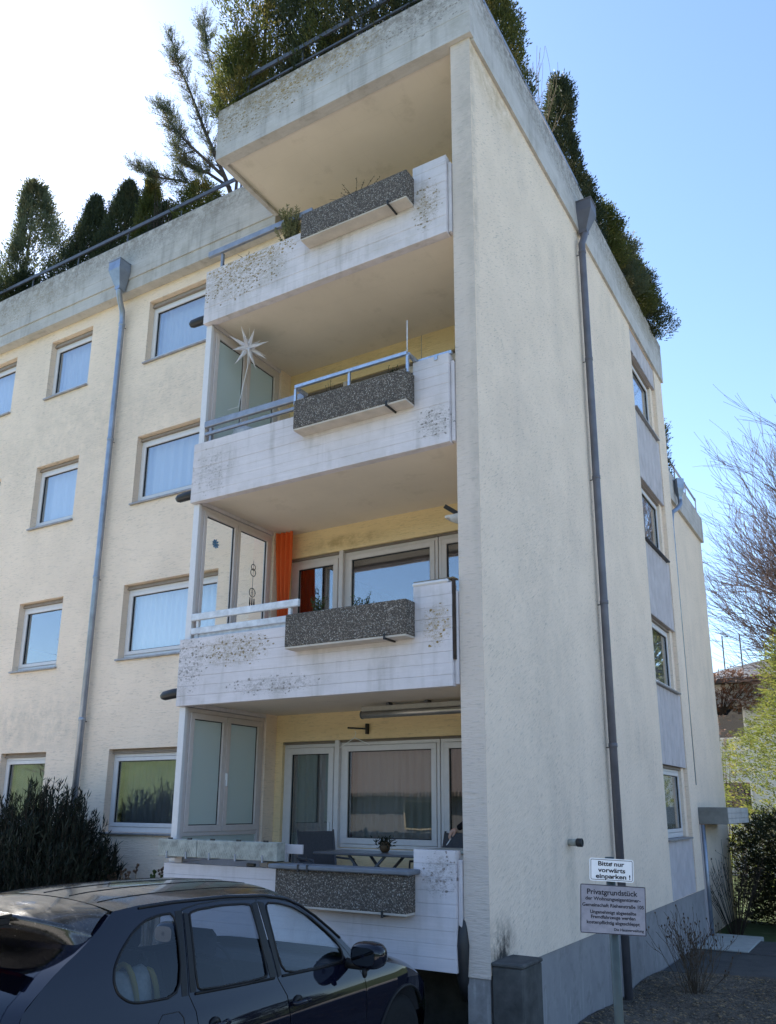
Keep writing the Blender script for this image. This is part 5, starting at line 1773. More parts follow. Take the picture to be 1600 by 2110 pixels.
def side_panel(name, poly, hole_list, mat, side, parent, off=0.0, step=.07, thick=0.0):
    loops = [dens(poly)] + [dens(h, .04) for h in hole_list]
    pts, edges = [], []
    for lp in loops:
        b = len(pts)
        pts += lp
        edges += [(b + i, b + (i + 1) % len(lp)) for i in range(len(lp))]
    x0, x1 = min(p[0] for p in poly), max(p[0] for p in poly)
    z0, z1 = min(p[1] for p in poly), max(p[1] for p in poly)
    i = x0 + step / 2
    while i < x1:
        j = z0 + step / 2
        while j < z1:
            if inside((i, j), poly) and not any(inside((i, j), h) for h in hole_list):
                pts.append((i, j))
            j += step * .6
        i += step
    V2, E2, F2 = delaunay_2d_cdt([Vector(p) for p in pts], edges, [], 0, 1e-6)[:3]
    faces = []
    for f in F2:
        c = (sum(V2[q].x for q in f) / len(f), sum(V2[q].y for q in f) / len(f))
        if inside(c, loops[0]) and not any(inside(c, h) for h in loops[1:]):
            faces.append(tuple(f))
    V3, N3 = [], []
    e = .01
    for q in V2:
        s, z = q.x, q.y
        V3.append((CX + side * (CW(s, z) + off), CYF - s, CZ + z))
        dws, dwz = (CW(s + e, z) - CW(s - e, z)) / (2 * e), (CW(s, z + e) - CW(s, z - e)) / (2 * e)
        n = Vector((side, dws, -dwz)).normalized()
        N3.append(n)
    # consistent winding with the outward normal
    out = []
    for f in faces:
        a, b, c = (Vector(V3[f[0]]), Vector(V3[f[1]]), Vector(V3[f[2]]))
        out.append(f if (b - a).cross(c - a).dot(N3[f[0]]) > 0 else f[::-1])
    used = sorted({q for f in out for q in f})
    mp_ = {q: i for i, q in enumerate(used)}
    V3, N3 = [V3[q] for q in used], [N3[q] for q in used]
    out = [tuple(mp_[q] for q in f) for f in out]
    return mesh_obj(name, V3, out, mat, parent, True, normals=N3)


def side_tube(pts, r, side, off=0.0, closed=False, n=6):
    p = dens(pts, .05) if closed else pts
    P = [(CX + side * (CW(s, z) + off), CYF - s, CZ + z) for s, z in p]
    if closed:
        P.append(P[0])
        P.append(P[1])
    return MB().tube(P, r, n, not closed)


RL = [(1.47, 1.085), (1.70, 1.285), (1.80, 1.365), (1.95, 1.475), (2.10, 1.565), (2.25, 1.625), (2.5, 1.663), (2.9, 1.688), (3.4, 1.696), (3.7, 1.69), (3.90, 1.675)]
RE = [(4.02, 1.595), (4.15, 1.51), (4.31, 1.425), (4.44, 1.34), (4.56, 1.245), (4.63, 1.10), (4.67, .95), (4.68, .80)]
DT = [(1.585, 1.09), (1.66, 1.18), (1.79, 1.295), (1.92, 1.395), (2.06, 1.495), (2.20, 1.575), (2.37, 1.617), (2.6, 1.637), (2.95, 1.655), (3.2, 1.65), (3.34, 1.632)]
g = .005
FD = [(1.507, .28), (1.499, .955), (1.575, 1.075)] + DT[1:7] + [(2.59, 1.634), (2.55, 1.115), (2.492, 1.0), (2.487, .28)]
RD = [(2.497, .28), (2.502, 1.0), (2.56, 1.112), (2.60, 1.635)] + DT[8:] + [(3.422, 1.155), (3.387, 1.06), (3.39, .90), (3.392, .66)] + arc(3.735, .37, .447, 140, 192, 8)[1:]
BS = RL + RE + [(4.62, .66)] + arc(3.735, .37, .44, 40, 139, 18) + [(3.397, .90), (3.394, 1.06), (3.430, 1.155), (3.347, 1.640)] + [(s, z + .007) for s, z in DT[::-1][1:]] + [(1.56, 1.092)]
HT = [(1.47, 1.085), (1.3, 1.055), (1.1, 1.02), (.95, .985), (.8, .94), (.65, .885), (.5, .81), (.43, .755)]
FE = [(1.50, .28), (1.492, .953), (1.566, 1.075)] + HT + [(.445, .62)] + arc(.88, .37, .437, 145, -11.5, 20)
gF = [(2.515, 1.606), (2.363, 1.589), (2.197, 1.548), (2.042, 1.47), (1.892, 1.368), (1.793, 1.287), (1.72, 1.20), (1.72, 1.116), (2.061, 1.118), (2.50, 1.135)]
gR = [(2.665, 1.612), (2.95, 1.628), (3.20, 1.622), (3.29, 1.608), (3.352, 1.165), (2.645, 1.138)]
gQ = [(3.405, 1.622), (3.55, 1.622), (3.68, 1.60), (3.79, 1.545), (3.90, 1.455), (3.96, 1.38), (3.978, 1.31), (3.96, 1.245), (3.90, 1.20), (3.83, 1.178), (3.475, 1.163)]


def chaikin(p, n=2, keep=.18):
    for _ in range(n):
        q = []
        for a, b in zip(p, p[1:] + p[:1]):
            q += [(a[0] + (b[0] - a[0]) * keep, a[1] + (b[1] - a[1]) * keep), (a[0] + (b[0] - a[0]) * (1 - keep), a[1] + (b[1] - a[1]) * (1 - keep))]
        p, keep = q, .25
    return p


gF, gR, gQ = chaikin(gF, 2, .14), chaikin(gR, 2, .06), chaikin(gQ, 2, .2)
for side in (1, -1):
    fe = side_panel('front_wing', FE, [], 'car_paint', side, CAR)
    fd = side_panel('front_door', FD, [gF], 'car_paint', side, CAR)
    rd = side_panel('rear_door', RD, [gR], 'car_paint', side, CAR)
    bs = side_panel('body_side', BS, [gQ], 'car_paint', side, CAR)
    for nm, gp, par in (('side_window', gF, fd), ('side_window', gR, rd), ('quarter_window', gQ, bs)):
        side_panel(nm, gp, [], 'glass_car_front' if par is fd else 'glass_car', side, par, -.008)
        side_tube(gp, .008, side, .001, True).build('window_seal', 'car_trim', par, True)
    # black pillar covers
    side_panel('pillar_trim', [(2.522, 1.606), (2.584, 1.622), (2.546, 1.125), (2.507, 1.135)], [], 'car_trim', side, fd, .003)
    side_panel('pillar_trim', [(2.606, 1.622), (2.655, 1.612), (2.636, 1.138), (2.568, 1.128)], [], 'car_trim', side, rd, .003)
    side_panel('pillar_trim', [(3.30, 1.608), (3.338, 1.618), (3.412, 1.168), (3.362, 1.165)], [], 'car_trim', side, rd, .003)
    side_panel('pillar_trim', [(3.353, 1.632), (3.41, 1.632), (3.485, 1.158), (3.437, 1.155)], [], 'car_trim', side, bs, .002)
    side_tube(DT, .013, side, -.016).build('door_gap_backing', 'seal_black', bs, True)  # dark tubes added behind the door gaps to block light coming through
    for gp, par in (([(1.572, 1.07), (1.495, .955), (1.503, .3)], fd), ([(2.594, 1.634), (2.555, 1.114), (2.497, 1.0), (2.492, .3)], fd), ([(3.343, 1.636), (3.426, 1.155), (3.39, 1.06), (3.394, .7)], rd)):
        side_tube(gp, .013, side, -.016).build('door_gap_backing', 'seal_black', par, True)
    # mouldings, gaps, handles
    side_tube([(1.75, 1.108), (2.06, 1.112), (2.50, 1.126)], .009, side, .004).build('waist_moulding', 'car_trim', fd, True)
    side_tube([(2.60, 1.126), (3.0, 1.139), (3.37, 1.156)], .009, side, .004).build('waist_moulding', 'car_trim', rd, True)
    side_tube([(1.70, 1.278), (1.80, 1.355), (1.95, 1.462), (2.10, 1.55), (2.25, 1.61), (2.5, 1.65), (2.9, 1.674), (3.4, 1.682), (3.7, 1.676)], .008, side, .004).build('drip_moulding', 'car_trim', bs, True)
    for nm, par, s0, z0 in (('door_handle', fd, 2.27, .945), ('door_handle', rd, 3.13, .965)):
        P = lambda s, z, o: (CX + side * (CW(s, z) + o), CYF - s, CZ + z)
        MB().tube([P(s0, z0, .0), P(s0 + .02, z0, .03), P(s0 + .10, z0 + .003, .042), P(s0 + .18, z0 + .003, .035), P(s0 + .20, z0 + .003, .0)], [.014, .015, .015, .015, .014], 8).build(nm, 'car_paint', par, True)
        m = MB()
        c = P(s0 + .12, z0 - .005, -.012)
        m.lathe(c, [(.05, 0), (.05, side * .017), (.02, side * .0175)], 16, 'x')
        m.build('handle_recess', 'car_trim', par, True)
    # fuel flap outline
    if side == 1:
        side_tube([(3.50, .90), (3.50, 1.05), (3.53, 1.085), (3.66, 1.09), (3.70, 1.055), (3.70, .93), (3.66, .89), (3.54, .875)], .003, side, .001, True, 5).build('fuel_flap_gap', 'seal_black', bs, True)
    side_tube(arc(.88, .37, .437, 145, -11, 20), .014, side, .003).build('arch_lip', 'car_trim', fe, True)
    side_tube(arc(3.735, .37, .44, 190, 30, 20), .014, side, .003).build('arch_lip', 'car_trim', bs, True)
    side_tube([(1.32, .27), (2.0, .265), (3.30, .27)], .035, side, -.02).build('sill_cover', 'car_trim', CAR, True)
    # wheels
    for s in (.88, 3.735):
        wc = (CX + side * .80, CYF - s, CZ + .365)
        T = [(.24, -.115), (.33, -.118), (.362, -.085), (.366, 0), (.362, .085), (.33, .118), (.24, .115)]
        w = MB().lathe(wc, T, 40, 'x').build('wheel', 'tyre', CAR, True)
        m = MB().lathe(wc, [(.235, side * .04), (.24, side * .105), (.225, side * .112), (.215, side * .07)], 32, 'x')
        for q in range(5):
            a = q * 2 * pi / 5 + .3
            m.bar((wc[0] + side * .09, wc[1] + .04 * cos(a), wc[2] + .04 * sin(a)), (wc[0] + side * .08, wc[1] + .225 * cos(a), wc[2] + .225 * sin(a)), .03, .06, (0, -sin(a), cos(a)))
        m.build('rim', 'rim_alloy', w)
        MB().lathe((CX + side * .66, wc[1], wc[2]), [(.43, 0), (.43, side * .22)], 24, 'x').build('wheel_well', 'seal_black', CAR) if False else None
    # door mirror
    mc = Vector((CX + side * 1.075, CYF - 1.66, CZ + 1.165))
    m = MB()
    nu, nv = 24, 14
    ex = .7

    def sgn_pow(v, e_):
        return (1 if v >= 0 else -1) * abs(v) ** e_

    def mf(a, b):
        th, ph = 2 * pi * a, pi * (b - .5)
        return (mc.x + .15 * sgn_pow(cos(ph), ex) * sgn_pow(cos(th), ex), mc.y + (.085 if sin(th) < 0 else .12) * sgn_pow(cos(ph), ex) * sgn_pow(sin(th), .8), mc.z + .10 * sgn_pow(sin(ph), .75))
    m.grid(mf, nu, nv)
    mi = m.build('door_mirror', 'car_paint', CAR, True)
    MB().prism([(mc.x + .105 * sgn_pow(cos(q), .6), mc.y - .084, mc.z + .066 * sgn_pow(sin(q), .6)) for q in [2 * pi * i / 24 for i in range(24)]], (0, .004, 0)).build('mirror_glass', 'mirror_glass', mi)
    MB().tube([(CX + side * CW(1.70, 1.10), CYF - 1.70, CZ + 1.10), (CX + side * (CW(1.7, 1.1) + .05), CYF - 1.68, CZ + 1.09), (mc.x, mc.y, mc.z - .07)], [.04, .035, .045], 10).build('mirror_arm', 'car_trim', mi, True)
    MB().lathe((mc.x, mc.y - .05, mc.z - .155), [(.012, 0), (.02, .02), (.022, .07)], 10).build('mirror_foot', 'car_trim', mi, True)

# --- bonnet, windscreen, roof, tail: lofts between the two sides
rlz = pchip([p[0] for p in RL], [p[1] for p in RL])
htz = pchip([p[0] for p in HT[::-1]], [p[1] for p in HT[::-1]])


def hoodf(a, b):
    t = 2 * a - 1
    se = .43 + (1.47 - .43) * b
    w = ((1.47 - se) / 1.04) ** 1.6
    s = se - .31 * (1 - t * t) * w - .10 * (1 - t * t) * (1 - w)
    z = htz(se) + .078 * (1 - abs(t) ** 7) - .02 * (1 - abs(t) ** 2) * (.4 + .6 * b)
    return (CX + t * CW(se, htz(se)), CYF - s, CZ + z)


MB().grid(hoodf, 36, 24).build('bonnet', 'car_paint', CAR, True)


def screenf(a, b):
    t = 2 * a - 1
    se = 1.47 + (2.27 - 1.47) * b
    z = rlz(se)
    s = se - .17 * (1 - t * t) * (1 - .35 * b)
    return (CX + t * (CW(se, z) - .006), CYF - s, CZ + z + .035 * (1 - t * t) * b)


MB().grid(screenf, 24, 14).build('windscreen', 'glass_car_front', CAR, True)


def rooff(a, b):
    t = 2 * a - 1
    se = 2.27 + (3.90 - 2.27) * b
    s = se - .11 * (1 - t * t) * (1 - b) + .06 * (1 - t * t) * b
    z = rlz(se)
    return (CX + t * CW(se, z), CYF - s, CZ + z + .068 * (1 - abs(t) ** 2.4))


rf = MB().grid(rooff, 36, 30).build('roof', 'car_roof_paint', CAR, True)
for tt in (-.72, -.36, 0.02, .38, .74):
    MB().tube([tuple(Vector(rooff((tt + 1) / 2, b)) + Vector((0, 0, .001))) for b in [.03 + .94 * i / 14 for i in range(15)]], .003, 5).build('roof_rib', 'car_trim', rf, True)
rez = pchip([p[1] for p in ([(3.90, 1.675)] + RE)[::-1]], [p[0] for p in ([(3.90, 1.675)] + RE)[::-1]])


def tailf(a, b, o=0.0, z0=.62, z1=1.66, tw=1.0):
    t = (2 * a - 1) * tw
    z = z0 + (z1 - z0) * b
    se = rez(max(z, .80))
    return (CX + t * CW(se, z), CYF - (se + .10 * (1 - abs(t) ** 2.2) + o), CZ + z)


tg = MB().grid(tailf, 28, 24).build('tailgate', 'car_paint', CAR, True)
MB().grid(lambda a, b: tailf(a, b, .006, 1.05, 1.50, .86), 24, 12).build('rear_window', 'glass_car', tg, True)
for sg in (-1, 1):
    MB().grid(lambda a, b: tailf((1 + sg * (.62 + .36 * a)) / 2, b, .007, .86, 1.03), 8, 6).build('tail_lamp', 'lamp_red', tg, True)


def bumpf(rear):
    def f(a, b):
        t = 2 * a - 1
        z = .20 + (.50 if rear else .57) * b
        bul = .04 * sin(pi * min(1, b * 1.1))
        if rear:
            s = 4.56 + .19 * (1 - abs(t) ** 3) + bul
            return (CX + t * (CW(4.3, z) + .01), CYF - s, CZ + z)
        s = .43 - .31 * (1 - t * t) - bul
        return (CX + t * CW(.43, z), CYF - s, CZ + z)
    return f


MB().grid(bumpf(False), 36, 12).build('front_bumper', 'car_paint', CAR, True)
MB().grid(bumpf(True), 30, 10).build('rear_bumper', 'car_paint', CAR, True)
for sd in (1, -1):
    # bumper corners back to the rear arches
    side_panel('rear_bumper_corner', [(4.06, .30), (4.13, .62), (4.62, .66), (4.58, .28)], [], 'car_paint', sd, CAR)
    fb = bumpf(False)
    MB().grid(lambda a, b: tuple(Vector(fb((1 + sd * (.66 + .33 * a)) / 2, .72 + .26 * b)) + Vector((sd * .006, .006, 0))), 10, 6).build('headlamp', 'lamp_lens', CAR, True)


# roof spoiler with its slotted blade
def spoil(a, b):
    t = 2 * a - 1
    te = 4.44 - .36 * abs(t) ** 3
    z_te = 1.672 - .10 * abs(t) ** 4
    if b <= .6:
        q = b / .6
        s = 3.93 + (te - 3.93) * q
        z = (rlz(3.9) + .066 * (1 - abs(t) ** 2.4)) * (1 - q) + (z_te + .02 * (1 - t * t)) * q + .012 * sin(pi * q)
    elif b <= .7:
        q = (b - .6) / .1
        s, z = te - .01 * q, z_te + .02 * (1 - t * t) - .03 * q
    else:
        q = (b - .7) / .3
        s = te - .01 + (rez(1.52) + .03 - te) * q
        z = z_te - .01 - (z_te - 1.50) * q ** .7 * .95
    return (CX + t * .985 * CW(3.95, min(z, 1.67)), CYF - s, CZ + z)


sp = MB().grid(spoil, 34, 20).build('roof_spoiler', 'car_roof_paint', CAR, True)
for dz, s0, s1 in ((.0, 4.40, 4.50), (-.055, 4.40, 4.53)):
    m = MB()
    m.prism([(CX - .40, CYF - s0, CZ + 1.675 + dz), (CX - .40, CYF - s0, CZ + 1.695 + dz), (CX - .40, CYF - s1, CZ + 1.690 + dz), (CX - .40, CYF - s1 - .01, CZ + 1.682 + dz)], (.80, 0, 0))
    m.build('spoiler_blade', 'car_trim', sp)
for x in (-.40, .38):
    MB().box(CX + x, CX + x + .02, CYF - 4.51, CYF - 4.41, CZ + 1.640, CZ + 1.674, .002).build('blade_end', 'car_trim', sp)
MB().box(CX - .9 * .4, CX + .36, CYF - 4.425, CYF - 4.395, CZ + 1.615, CZ + 1.635, .004).build('brake_lamp', 'lamp_red', sp)
# cabin
MB().box(CX - .80, CX + .80, CYF - 4.4, CYF - .9, CZ + .26, CZ + .33).build('floor_pan', 'car_inside', CAR)
MB().box(CX - .83, CX + .83, CYF - 1.62, CYF - 1.2, CZ + .5, CZ + 1.05, .05).build('dashboard', 'car_inside', CAR)
MB().box(CX - .83, CX + .83, CYF - 4.55, CYF - 3.3, CZ + .34, CZ + .93, .04).build('luggage_floor', 'car_inside', CAR)
for sx in (-.38, .38):
    st = MB().box(CX + sx - .26, CX + sx + .26, CYF - 2.55, CYF - 2.0, CZ + .4, CZ + .68, .07).build('seat', 'car_inside', CAR, True)
    m = MB()
    m.add([(CX + sx + q[0], CYF - q[1], CZ + q[2]) for q in ((-.25, 2.45, .62), (.25, 2.45, .62), (.22, 2.72, 1.22), (-.22, 2.72, 1.22), (-.25, 2.60, .60), (.25, 2.60, .60), (.2, 2.82, 1.2), (-.2, 2.82, 1.2))],
          [(0, 1, 2, 3), (7, 6, 5, 4), (0, 4, 5, 1), (1, 5, 6, 2), (2, 6, 7, 3), (3, 7, 4, 0)])
    m.build('seat_back', 'car_inside', st)
    MB().box(CX + sx - .14, CX + sx + .14, CYF - 2.87, CYF - 2.76, CZ + 1.24, CZ + 1.44, .045).build('head_rest', 'car_inside', st, True)
be = MB().box(CX - .66, CX + .66, CYF - 3.5, CYF - 3.36, CZ + .55, CZ + 1.2, .05).build('rear_bench', 'car_inside', CAR, True)
for sx in (-.42, .42):
    MB().box(CX + sx - .14, CX + sx + .14, CYF - 3.55, CYF - 3.45, CZ + 1.21, CZ + 1.38, .04).build('head_rest', 'car_inside', be, True)
MB().tube([(CX - .36 + .19 * cos(a), CYF - 1.82 - .05 * sin(a), CZ + .98 + .18 * sin(a)) for a in [2 * pi * i / 20 for i in range(21)]], .014, 8, False).build('steering_wheel', 'car_inside', CAR, True)
# yellow and white form added in the boot to suggest a window reflection
t = thing('reflection_form', (CX + .6, CYF - 3.75, CZ + .94), 'added yellow and white form standing for a reflection in the rear quarter window', 'bag')
MB().grid(lambda a, b: (CX + .60 + .15 * cos(pi * b) * sin(pi * a), CYF - 3.46 - .44 * a, CZ + .95 + (.38 + .04 * sin(9 * a)) * sin(pi * b) * (sin(pi * a) ** .4 + .05)), 18, 14).build('reflection_body', 'reflection_white', t, True)
for a0 in (.08, .55):
    MB().tube([(CX + .60 + .16 * cos(pi * b) * sin(pi * (a0 + .12)), CYF - 3.46 - .44 * (a0 + .12 * b), CZ + .955 + .42 * sin(pi * b) * sin(pi * (a0 + .12)) ** .4) for b in [i / 12 for i in range(13)]], .018, 6).build('yellow_stripe', 'reflection_yellow', t, True)

# ------------------------------------------------------------------ sign post with two signs
PX, PY = 2.035, -2.80
rv = Vector((.852, .520, -.052)).normalized()
nv_ = Vector((rv.y, -rv.x, 0)).normalized()
uv = nv_.cross(rv).normalized()
if uv.z < 0:
    uv = -uv
SP = thing('sign_post', (PX, PY, ZP), 'grey-green metal post carrying two parking notices', 'post')
back = Vector((PX, PY, 0)) - nv_ * .062
MB().tube([(back.x, back.y, ZP - .2), (back.x, back.y, 1.262)], .026, 16).build('tube', 'green_post', SP, True)


def text_mesh(body, size, bold=0.0, sx=1.0, align='CENTER'):
    cu = bpy.data.curves.new('txt', 'FONT')
    cu.body = body
    cu.size = size
    cu.align_x = align
    cu.offset = bold
    cu.resolution_u = 4
    cu.space_character = 1.0
    ob = bpy.data.objects.new('txt', cu)
    COL.objects.link(ob)
    dg = bpy.context.evaluated_depsgraph_get()
    me = ob.evaluated_get(dg).to_mesh()
    v = [(p.co.x * sx, p.co.y) for p in me.vertices]
    f = [tuple(p.vertices) for p in me.polygons]
    ob.evaluated_get(dg).to_mesh_clear()
    bpy.data.objects.remove(ob, do_unlink=True)
    return v, f


def sign(name, c, w, h, mat, label, lines, ink, border):
    c = Vector(c)
    Pt = lambda x, y, o: c + rv * x + uv * y + nv_ * o
    t = thing(name, c - Vector((0, 0, h / 2)), label, 'sign')
    q = []
    rad = min(.012, h * .1)
    for (sx, sy, a0) in ((1, 1, 0), (-1, 1, 90), (-1, -1, 180), (1, -1, 270)):
        for i in range(5):
            a = radians(a0 + i * 22.5)
            q.append(Pt(sx * (w / 2 - rad) + rad * cos(a), sy * (h / 2 - rad) + rad * sin(a), 0))
    MB().prism(q, nv_ * .003).build('plate', mat, t)
    bw, ins, rad2 = border
    m = MB()
    O, I = [], []
    for (sx, sy, a0) in ((1, 1, 0), (-1, 1, 90), (-1, -1, 180), (1, -1, 270)):
        for i in range(5):
            a = radians(a0 + i * 22.5)
            for L, k in ((O, 0), (I, bw)):
                L.append(Pt(sx * (w / 2 - ins - rad2) + (rad2 - k) * cos(a), sy * (h / 2 - ins - rad2) + (rad2 - k) * sin(a), .0036))
    n = len(O)
    m.add(O + I, [(i, (i + 1) % n, n + (i + 1) % n, n + i) for i in range(n)])
    m.build('border', ink, t)
    for (body, y, size, wide, bold, al, x0) in lines:
        v, f = text_mesh(body, size, bold, 1.0, al)
        xs = [p[0] for p in v]
        k = wide / (max(xs) - min(xs))
        mid = (max(xs) + min(xs)) / 2
        MB().add([Pt((p[0] - mid) * k + x0, p[1] + y, .0038) for p in v], f).build('lettering', ink, t)
    for (x, y) in ((0, h * .30), (0, -h * .30)):
        b = MB()
        ce = Pt(x, y, .0045)
        b.tube([ce - nv_ * .001, ce + nv_ * .003], .004, 8)
        b.build('bolt', 'iron_dark', t)
    return t


s1c = (Vector((PX - .008, PY - .005, 1.194)))
sign('parking_sign', s1c, .252, .124, 'sign_clean', 'clean white sign reading Bitte nur vorwärts einparken', [
    ('Bitte nur', .022, .034, .150, .0010, 'CENTER', -.002), ('vorwärts', -.013, .034, .156, .0010, 'CENTER', .0), ('einparken !', -.046, .034, .198, .0010, 'CENTER', .008)], 'sign_ink', (.003, .006, .008))
s2c = (Vector((PX - .016, PY + .006, .980)))
sign('notice_sign', s2c, .372, .262, 'sign_old', 'weathered grey sign reading Privatgrundstück below the parking sign', [
    ('Privatgrundstück', .078, .040, .288, .0009, 'CENTER', -.004), ('der Wohnungseigentümer-', .047, .026, .315, .0007, 'CENTER', .0),
    ('Gemeinschaft Riehenstraße 105', .012, .026, .350, .0007, 'CENTER', .0), ('Ungenehmigt abgestellte', -.024, .025, .262, .0007, 'CENTER', .0),
    ('Fremdfahrzeuge werden', -.050, .025, .252, .0007, 'CENTER', .0), ('kostenpflichtig abgeschleppt', -.079, .025, .300, .0007, 'CENTER', .0),
    ('Die Hausverwaltung', -.111, .020, .168, .0005, 'CENTER', .088)], 'sign_ink_old', (.004, .0005, .006))
for z in (1.245, 1.145):
    MB().box(back.x - .034, back.x + .034, back.y - .03, back.y + .034, z - .006, z + .006, .002).build('clamp', 'iron_dark', SP)

# ------------------------------------------------------------------ person beside the pier on the ground-floor balcony
def person():
    fz = .24
    t = thing('person', (-.46, 1.02, fz), 'person in a dark sweater mostly hidden behind the corner pier, hand held out', 'person')
    J = {'pel': (-.42, 1.05, .98), 'wst': (-.42, 1.05, 1.12), 'chs': (-.42, 1.04, 1.32), 'nk0': (-.42, 1.04, 1.48), 'nk1': (-.43, 1.02, 1.55),
         'hd0': (-.44, 1.0, 1.63), 'hd1': (-.44, 1.0, 1.74),
         'hl': (-.52, 1.05, .94), 'kl': (-.53, 1.02, .50), 'al': (-.53, 1.06, .07), 'tl': (-.55, .90, .03),
         'hr': (-.34, 1.05, .94), 'kr': (-.33, 1.03, .50), 'ar': (-.33, 1.07, .07), 'tr': (-.34, .90, .03),
         'sl': (-.58, 1.03, 1.42), 'el': (-.63, .97, 1.16), 'wl': (-.76, .86, 1.06), 'sr': (-.345, 1.10, 1.42), 'er': (-.33, 1.2, 1.16), 'wr': (-.35, 1.12, .93)}
    Rr = {'pel': .135, 'wst': .125, 'chs': .145, 'nk0': .075, 'nk1': .055, 'hd0': .085, 'hd1': .088, 'hl': .09, 'kl': .06, 'al': .042, 'tl': .035, 'hr': .09, 'kr': .06, 'ar': .042, 'tr': .035,
          'sl': .062, 'el': .048, 'wl': .036, 'sr': .05, 'er': .045, 'wr': .03}
    E_ = [('pel', 'wst'), ('wst', 'chs'), ('chs', 'nk0'), ('nk0', 'nk1'), ('nk1', 'hd0'), ('hd0', 'hd1'), ('pel', 'hl'), ('hl', 'kl'), ('kl', 'al'), ('al', 'tl'), ('pel', 'hr'), ('hr', 'kr'), ('kr', 'ar'), ('ar', 'tr'),
          ('chs', 'sl'), ('sl', 'el'), ('el', 'wl'), ('chs', 'sr'), ('sr', 'er'), ('er', 'wr')]

    def skin_obj(name, joints, radii, edges, root, mat, par):
        ks = list(joints)
        me = bpy.data.meshes.new(name)
        po = ORG[par.name]
        me.from_pydata([tuple(Vector(joints[k]) + Vector((0, 0, fz)) - po) for k in ks], [(ks.index(a), ks.index(b)) for a, b in edges], [])
        ob = bpy.data.objects.new(name, me)
        COL.objects.link(ob)
        ob.parent = par
        ob.modifiers.new('skin', 'SKIN').use_smooth_shade = True
        sv_ = me.skin_vertices[0].data
        for i, k in enumerate(ks):
            sv_[i].radius = (radii[k], radii[k])
            sv_[i].use_root = (k == root)
        sb = ob.modifiers.new('sub', 'SUBSURF')
        sb.levels = sb.render_levels = 2
        me.materials.append(MATS[mat])
        ORG[ob.name] = po.copy()
        return ob
    skin_obj('clothed_body', J, Rr, E_, 'pel', 'dark_sweater', t)
    # hand at the end of the near arm, fingers curled round a white cigarette
    w = Vector((-.76, .86, 1.06))
    hj = {'w': w, 'p0': w + Vector((-.03, -.02, -.02)), 'p1': w + Vector((-.055, -.035, -.045))}
    hr = {'w': .028, 'p0': .032, 'p1': .030}
    he = [('w', 'p0'), ('p0', 'p1')]
    for i, (dx_, dy_, L) in enumerate(((.018, -.022, .066), (.006, -.010, .074), (-.006, .004, .070), (-.016, .016, .056))):
        b = hj['p1'] + Vector((dx_, dy_, 0))
        hj[f'f{i}a'] = b + Vector((-.010, -.006, -.015))
        hj[f'f{i}b'] = b + Vector((-.016, -.012, -.015 - L * .45))
        hj[f'f{i}c'] = b + Vector((-.006, -.008, -.015 - L * .85))
        for c_, q in zip('abc', (.0095, .0088, .0075)):
            hr[f'f{i}{c_}'] = q
        he += [('p1', f'f{i}a'), (f'f{i}a', f'f{i}b'), (f'f{i}b', f'f{i}c')]
    hj['t0'], hj['t1'], hj['t2'] = hj['p0'] + Vector((.028, -.022, -.012)), hj['p0'] + Vector((.022, -.04, -.040)), hj['p0'] + Vector((.004, -.048, -.062))
    hr.update(t0=.012, t1=.0105, t2=.009)
    he += [('p0', 't0'), ('t0', 't1'), ('t1', 't2')]
    skin_obj('hand', hj, hr, he, 'w', 'skin', t)
    # head skin, hair, face hints
    m = MB()
    c = Vector((-.445, .985, fz + 1.685))
    m.grid(lambda a, b: (c.x + .078 * cos(2 * pi * a) * cos(pi * (b - .5)), c.y + .098 * sin(2 * pi * a) * cos(pi * (b - .5)), c.z + .118 * sin(pi * (b - .5))), 20, 14)
    hd = m.build('head', 'skin', t, True)
    MB().grid(lambda a, b: (c.x + .086 * cos(2 * pi * a) * cos(pi * .5 * b), c.y + .016 + .104 * sin(2 * pi * a) * cos(pi * .5 * b), c.z + .018 + .118 * sin(pi * .5 * b)), 20, 8).build('hair', 'hair_dark', hd, True)
    MB().lathe((c.x, c.y - .103, c.z - .025), [(.004, .03), (.014, .0), (.004, -.008)], 8).build('nose', 'skin', hd, True)
    for sx in (-.03, .03):
        MB().lathe((c.x + sx, c.y - .09, c.z + .008), [(.003, -.006), (.009, 0), (.003, .006)], 8).build('eye', 'hair_dark', hd, True)
    MB().box(c.x - .022, c.x + .022, c.y - .094, c.y - .086, c.z - .058, c.z - .05, .002).build('mouth', 'red_cloth', hd)
    e = hj['f0c'] + Vector((0, 0, fz))
    MB().tube([e + Vector((.004, -.012, .012)), e + Vector((-.035, -.045, -.055))], .005, 8).build('cigarette', 'white_paint', None, True, label='white cigarette held in the hand beside the pier', cat='cigarette')


person()

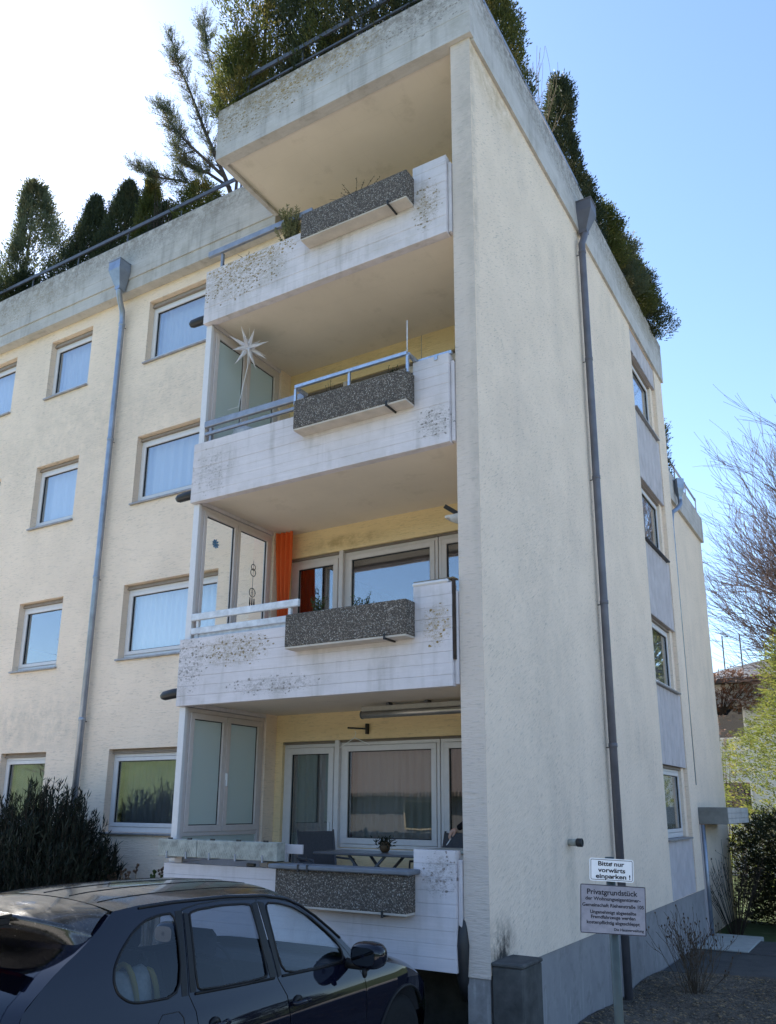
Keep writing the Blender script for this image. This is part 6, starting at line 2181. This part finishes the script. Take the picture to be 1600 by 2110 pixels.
# ------------------------------------------------------------------ houses around
def house(name, x0, x1, y0, y1, zb, ze, zr, hip, wall, roof, label, wins, face):
    t = thing(name, ((x0 + x1) / 2, (y0 + y1) / 2, zb), label, 'house')
    MB().box(x0, x1, y0, y1, zb - .5, ze).build('wall', wall, t)
    o = .45
    ym = (y0 + y1) / 2
    a, b = x0 + hip, x1 - hip
    v = [(x0 - o, y0 - o, ze - .1), (x1 + o, y0 - o, ze - .1), (x1 + o, y1 + o, ze - .1), (x0 - o, y1 + o, ze - .1), (a, ym, zr), (b, ym, zr)]
    v += [(p[0], p[1], p[2] - .18) for p in v[:4]]
    MB().add(v, [(0, 1, 5, 4), (1, 2, 5), (2, 3, 4, 5), (3, 0, 4), (9, 8, 7, 6), (0, 6, 7, 1), (1, 7, 8, 2), (2, 8, 9, 3), (3, 9, 6, 0)]).build('roof', roof, t)
    yf = y0 - .02 if face < 0 else y1 + .02
    for (wx0, wx1, wz0, wz1) in wins:
        s = -1 if face < 0 else 1
        w = MB()
        ring_boxes(w, lambda u, d, z: (u, yf - s * d + s * .03, z), wx0, wx1, wz0, wz1, .08, 0, .06)
        wo = w.build('window', 'frame_white' if face < 0 else 'wood_old', t)
        pane_box(lambda u, d, z: (u, yf - s * d + s * .02, z), wx0 + .08, wx1 - .08, wz0 + .08, wz1 - .08, .0, .012).build('pane', 'glass_car', wo)
    return t


hs = house('white_house', -3.2, 7.5, 28, 37, -1, 6.7, 8.2, 3.2, 'house_white', 'slate_roof', 'white house with dark hipped roof behind the trees on the right',
           [(-2.4, -1.3, 4.2, 5.6), (0.4, 1.6, 4.2, 5.6), (3.2, 4.6, 4.2, 5.6), (-2.4, -1.3, 1.2, 2.6), (.4, 1.6, 1.2, 2.6)], -1)
for x in (-2.1, -1.4):
    MB().tube([(x, 29.5, 6.8), (x, 29.5, 8.7), (x + .25, 29.5, 8.65)], .03, 5).build('antenna', 'iron_dark', hs)
house('tiled_house', -33, -11, -34, -26, -1.2, 2.3, 5.2, .5, 'house_pink', 'roof_tiles', 'low pink house with tiled roof across the car park, seen only as a reflection',
      [(-24, -22.2, .4, 1.8), (-18, -16, .4, 1.8), (-29, -27, .4, 1.8)], 1)
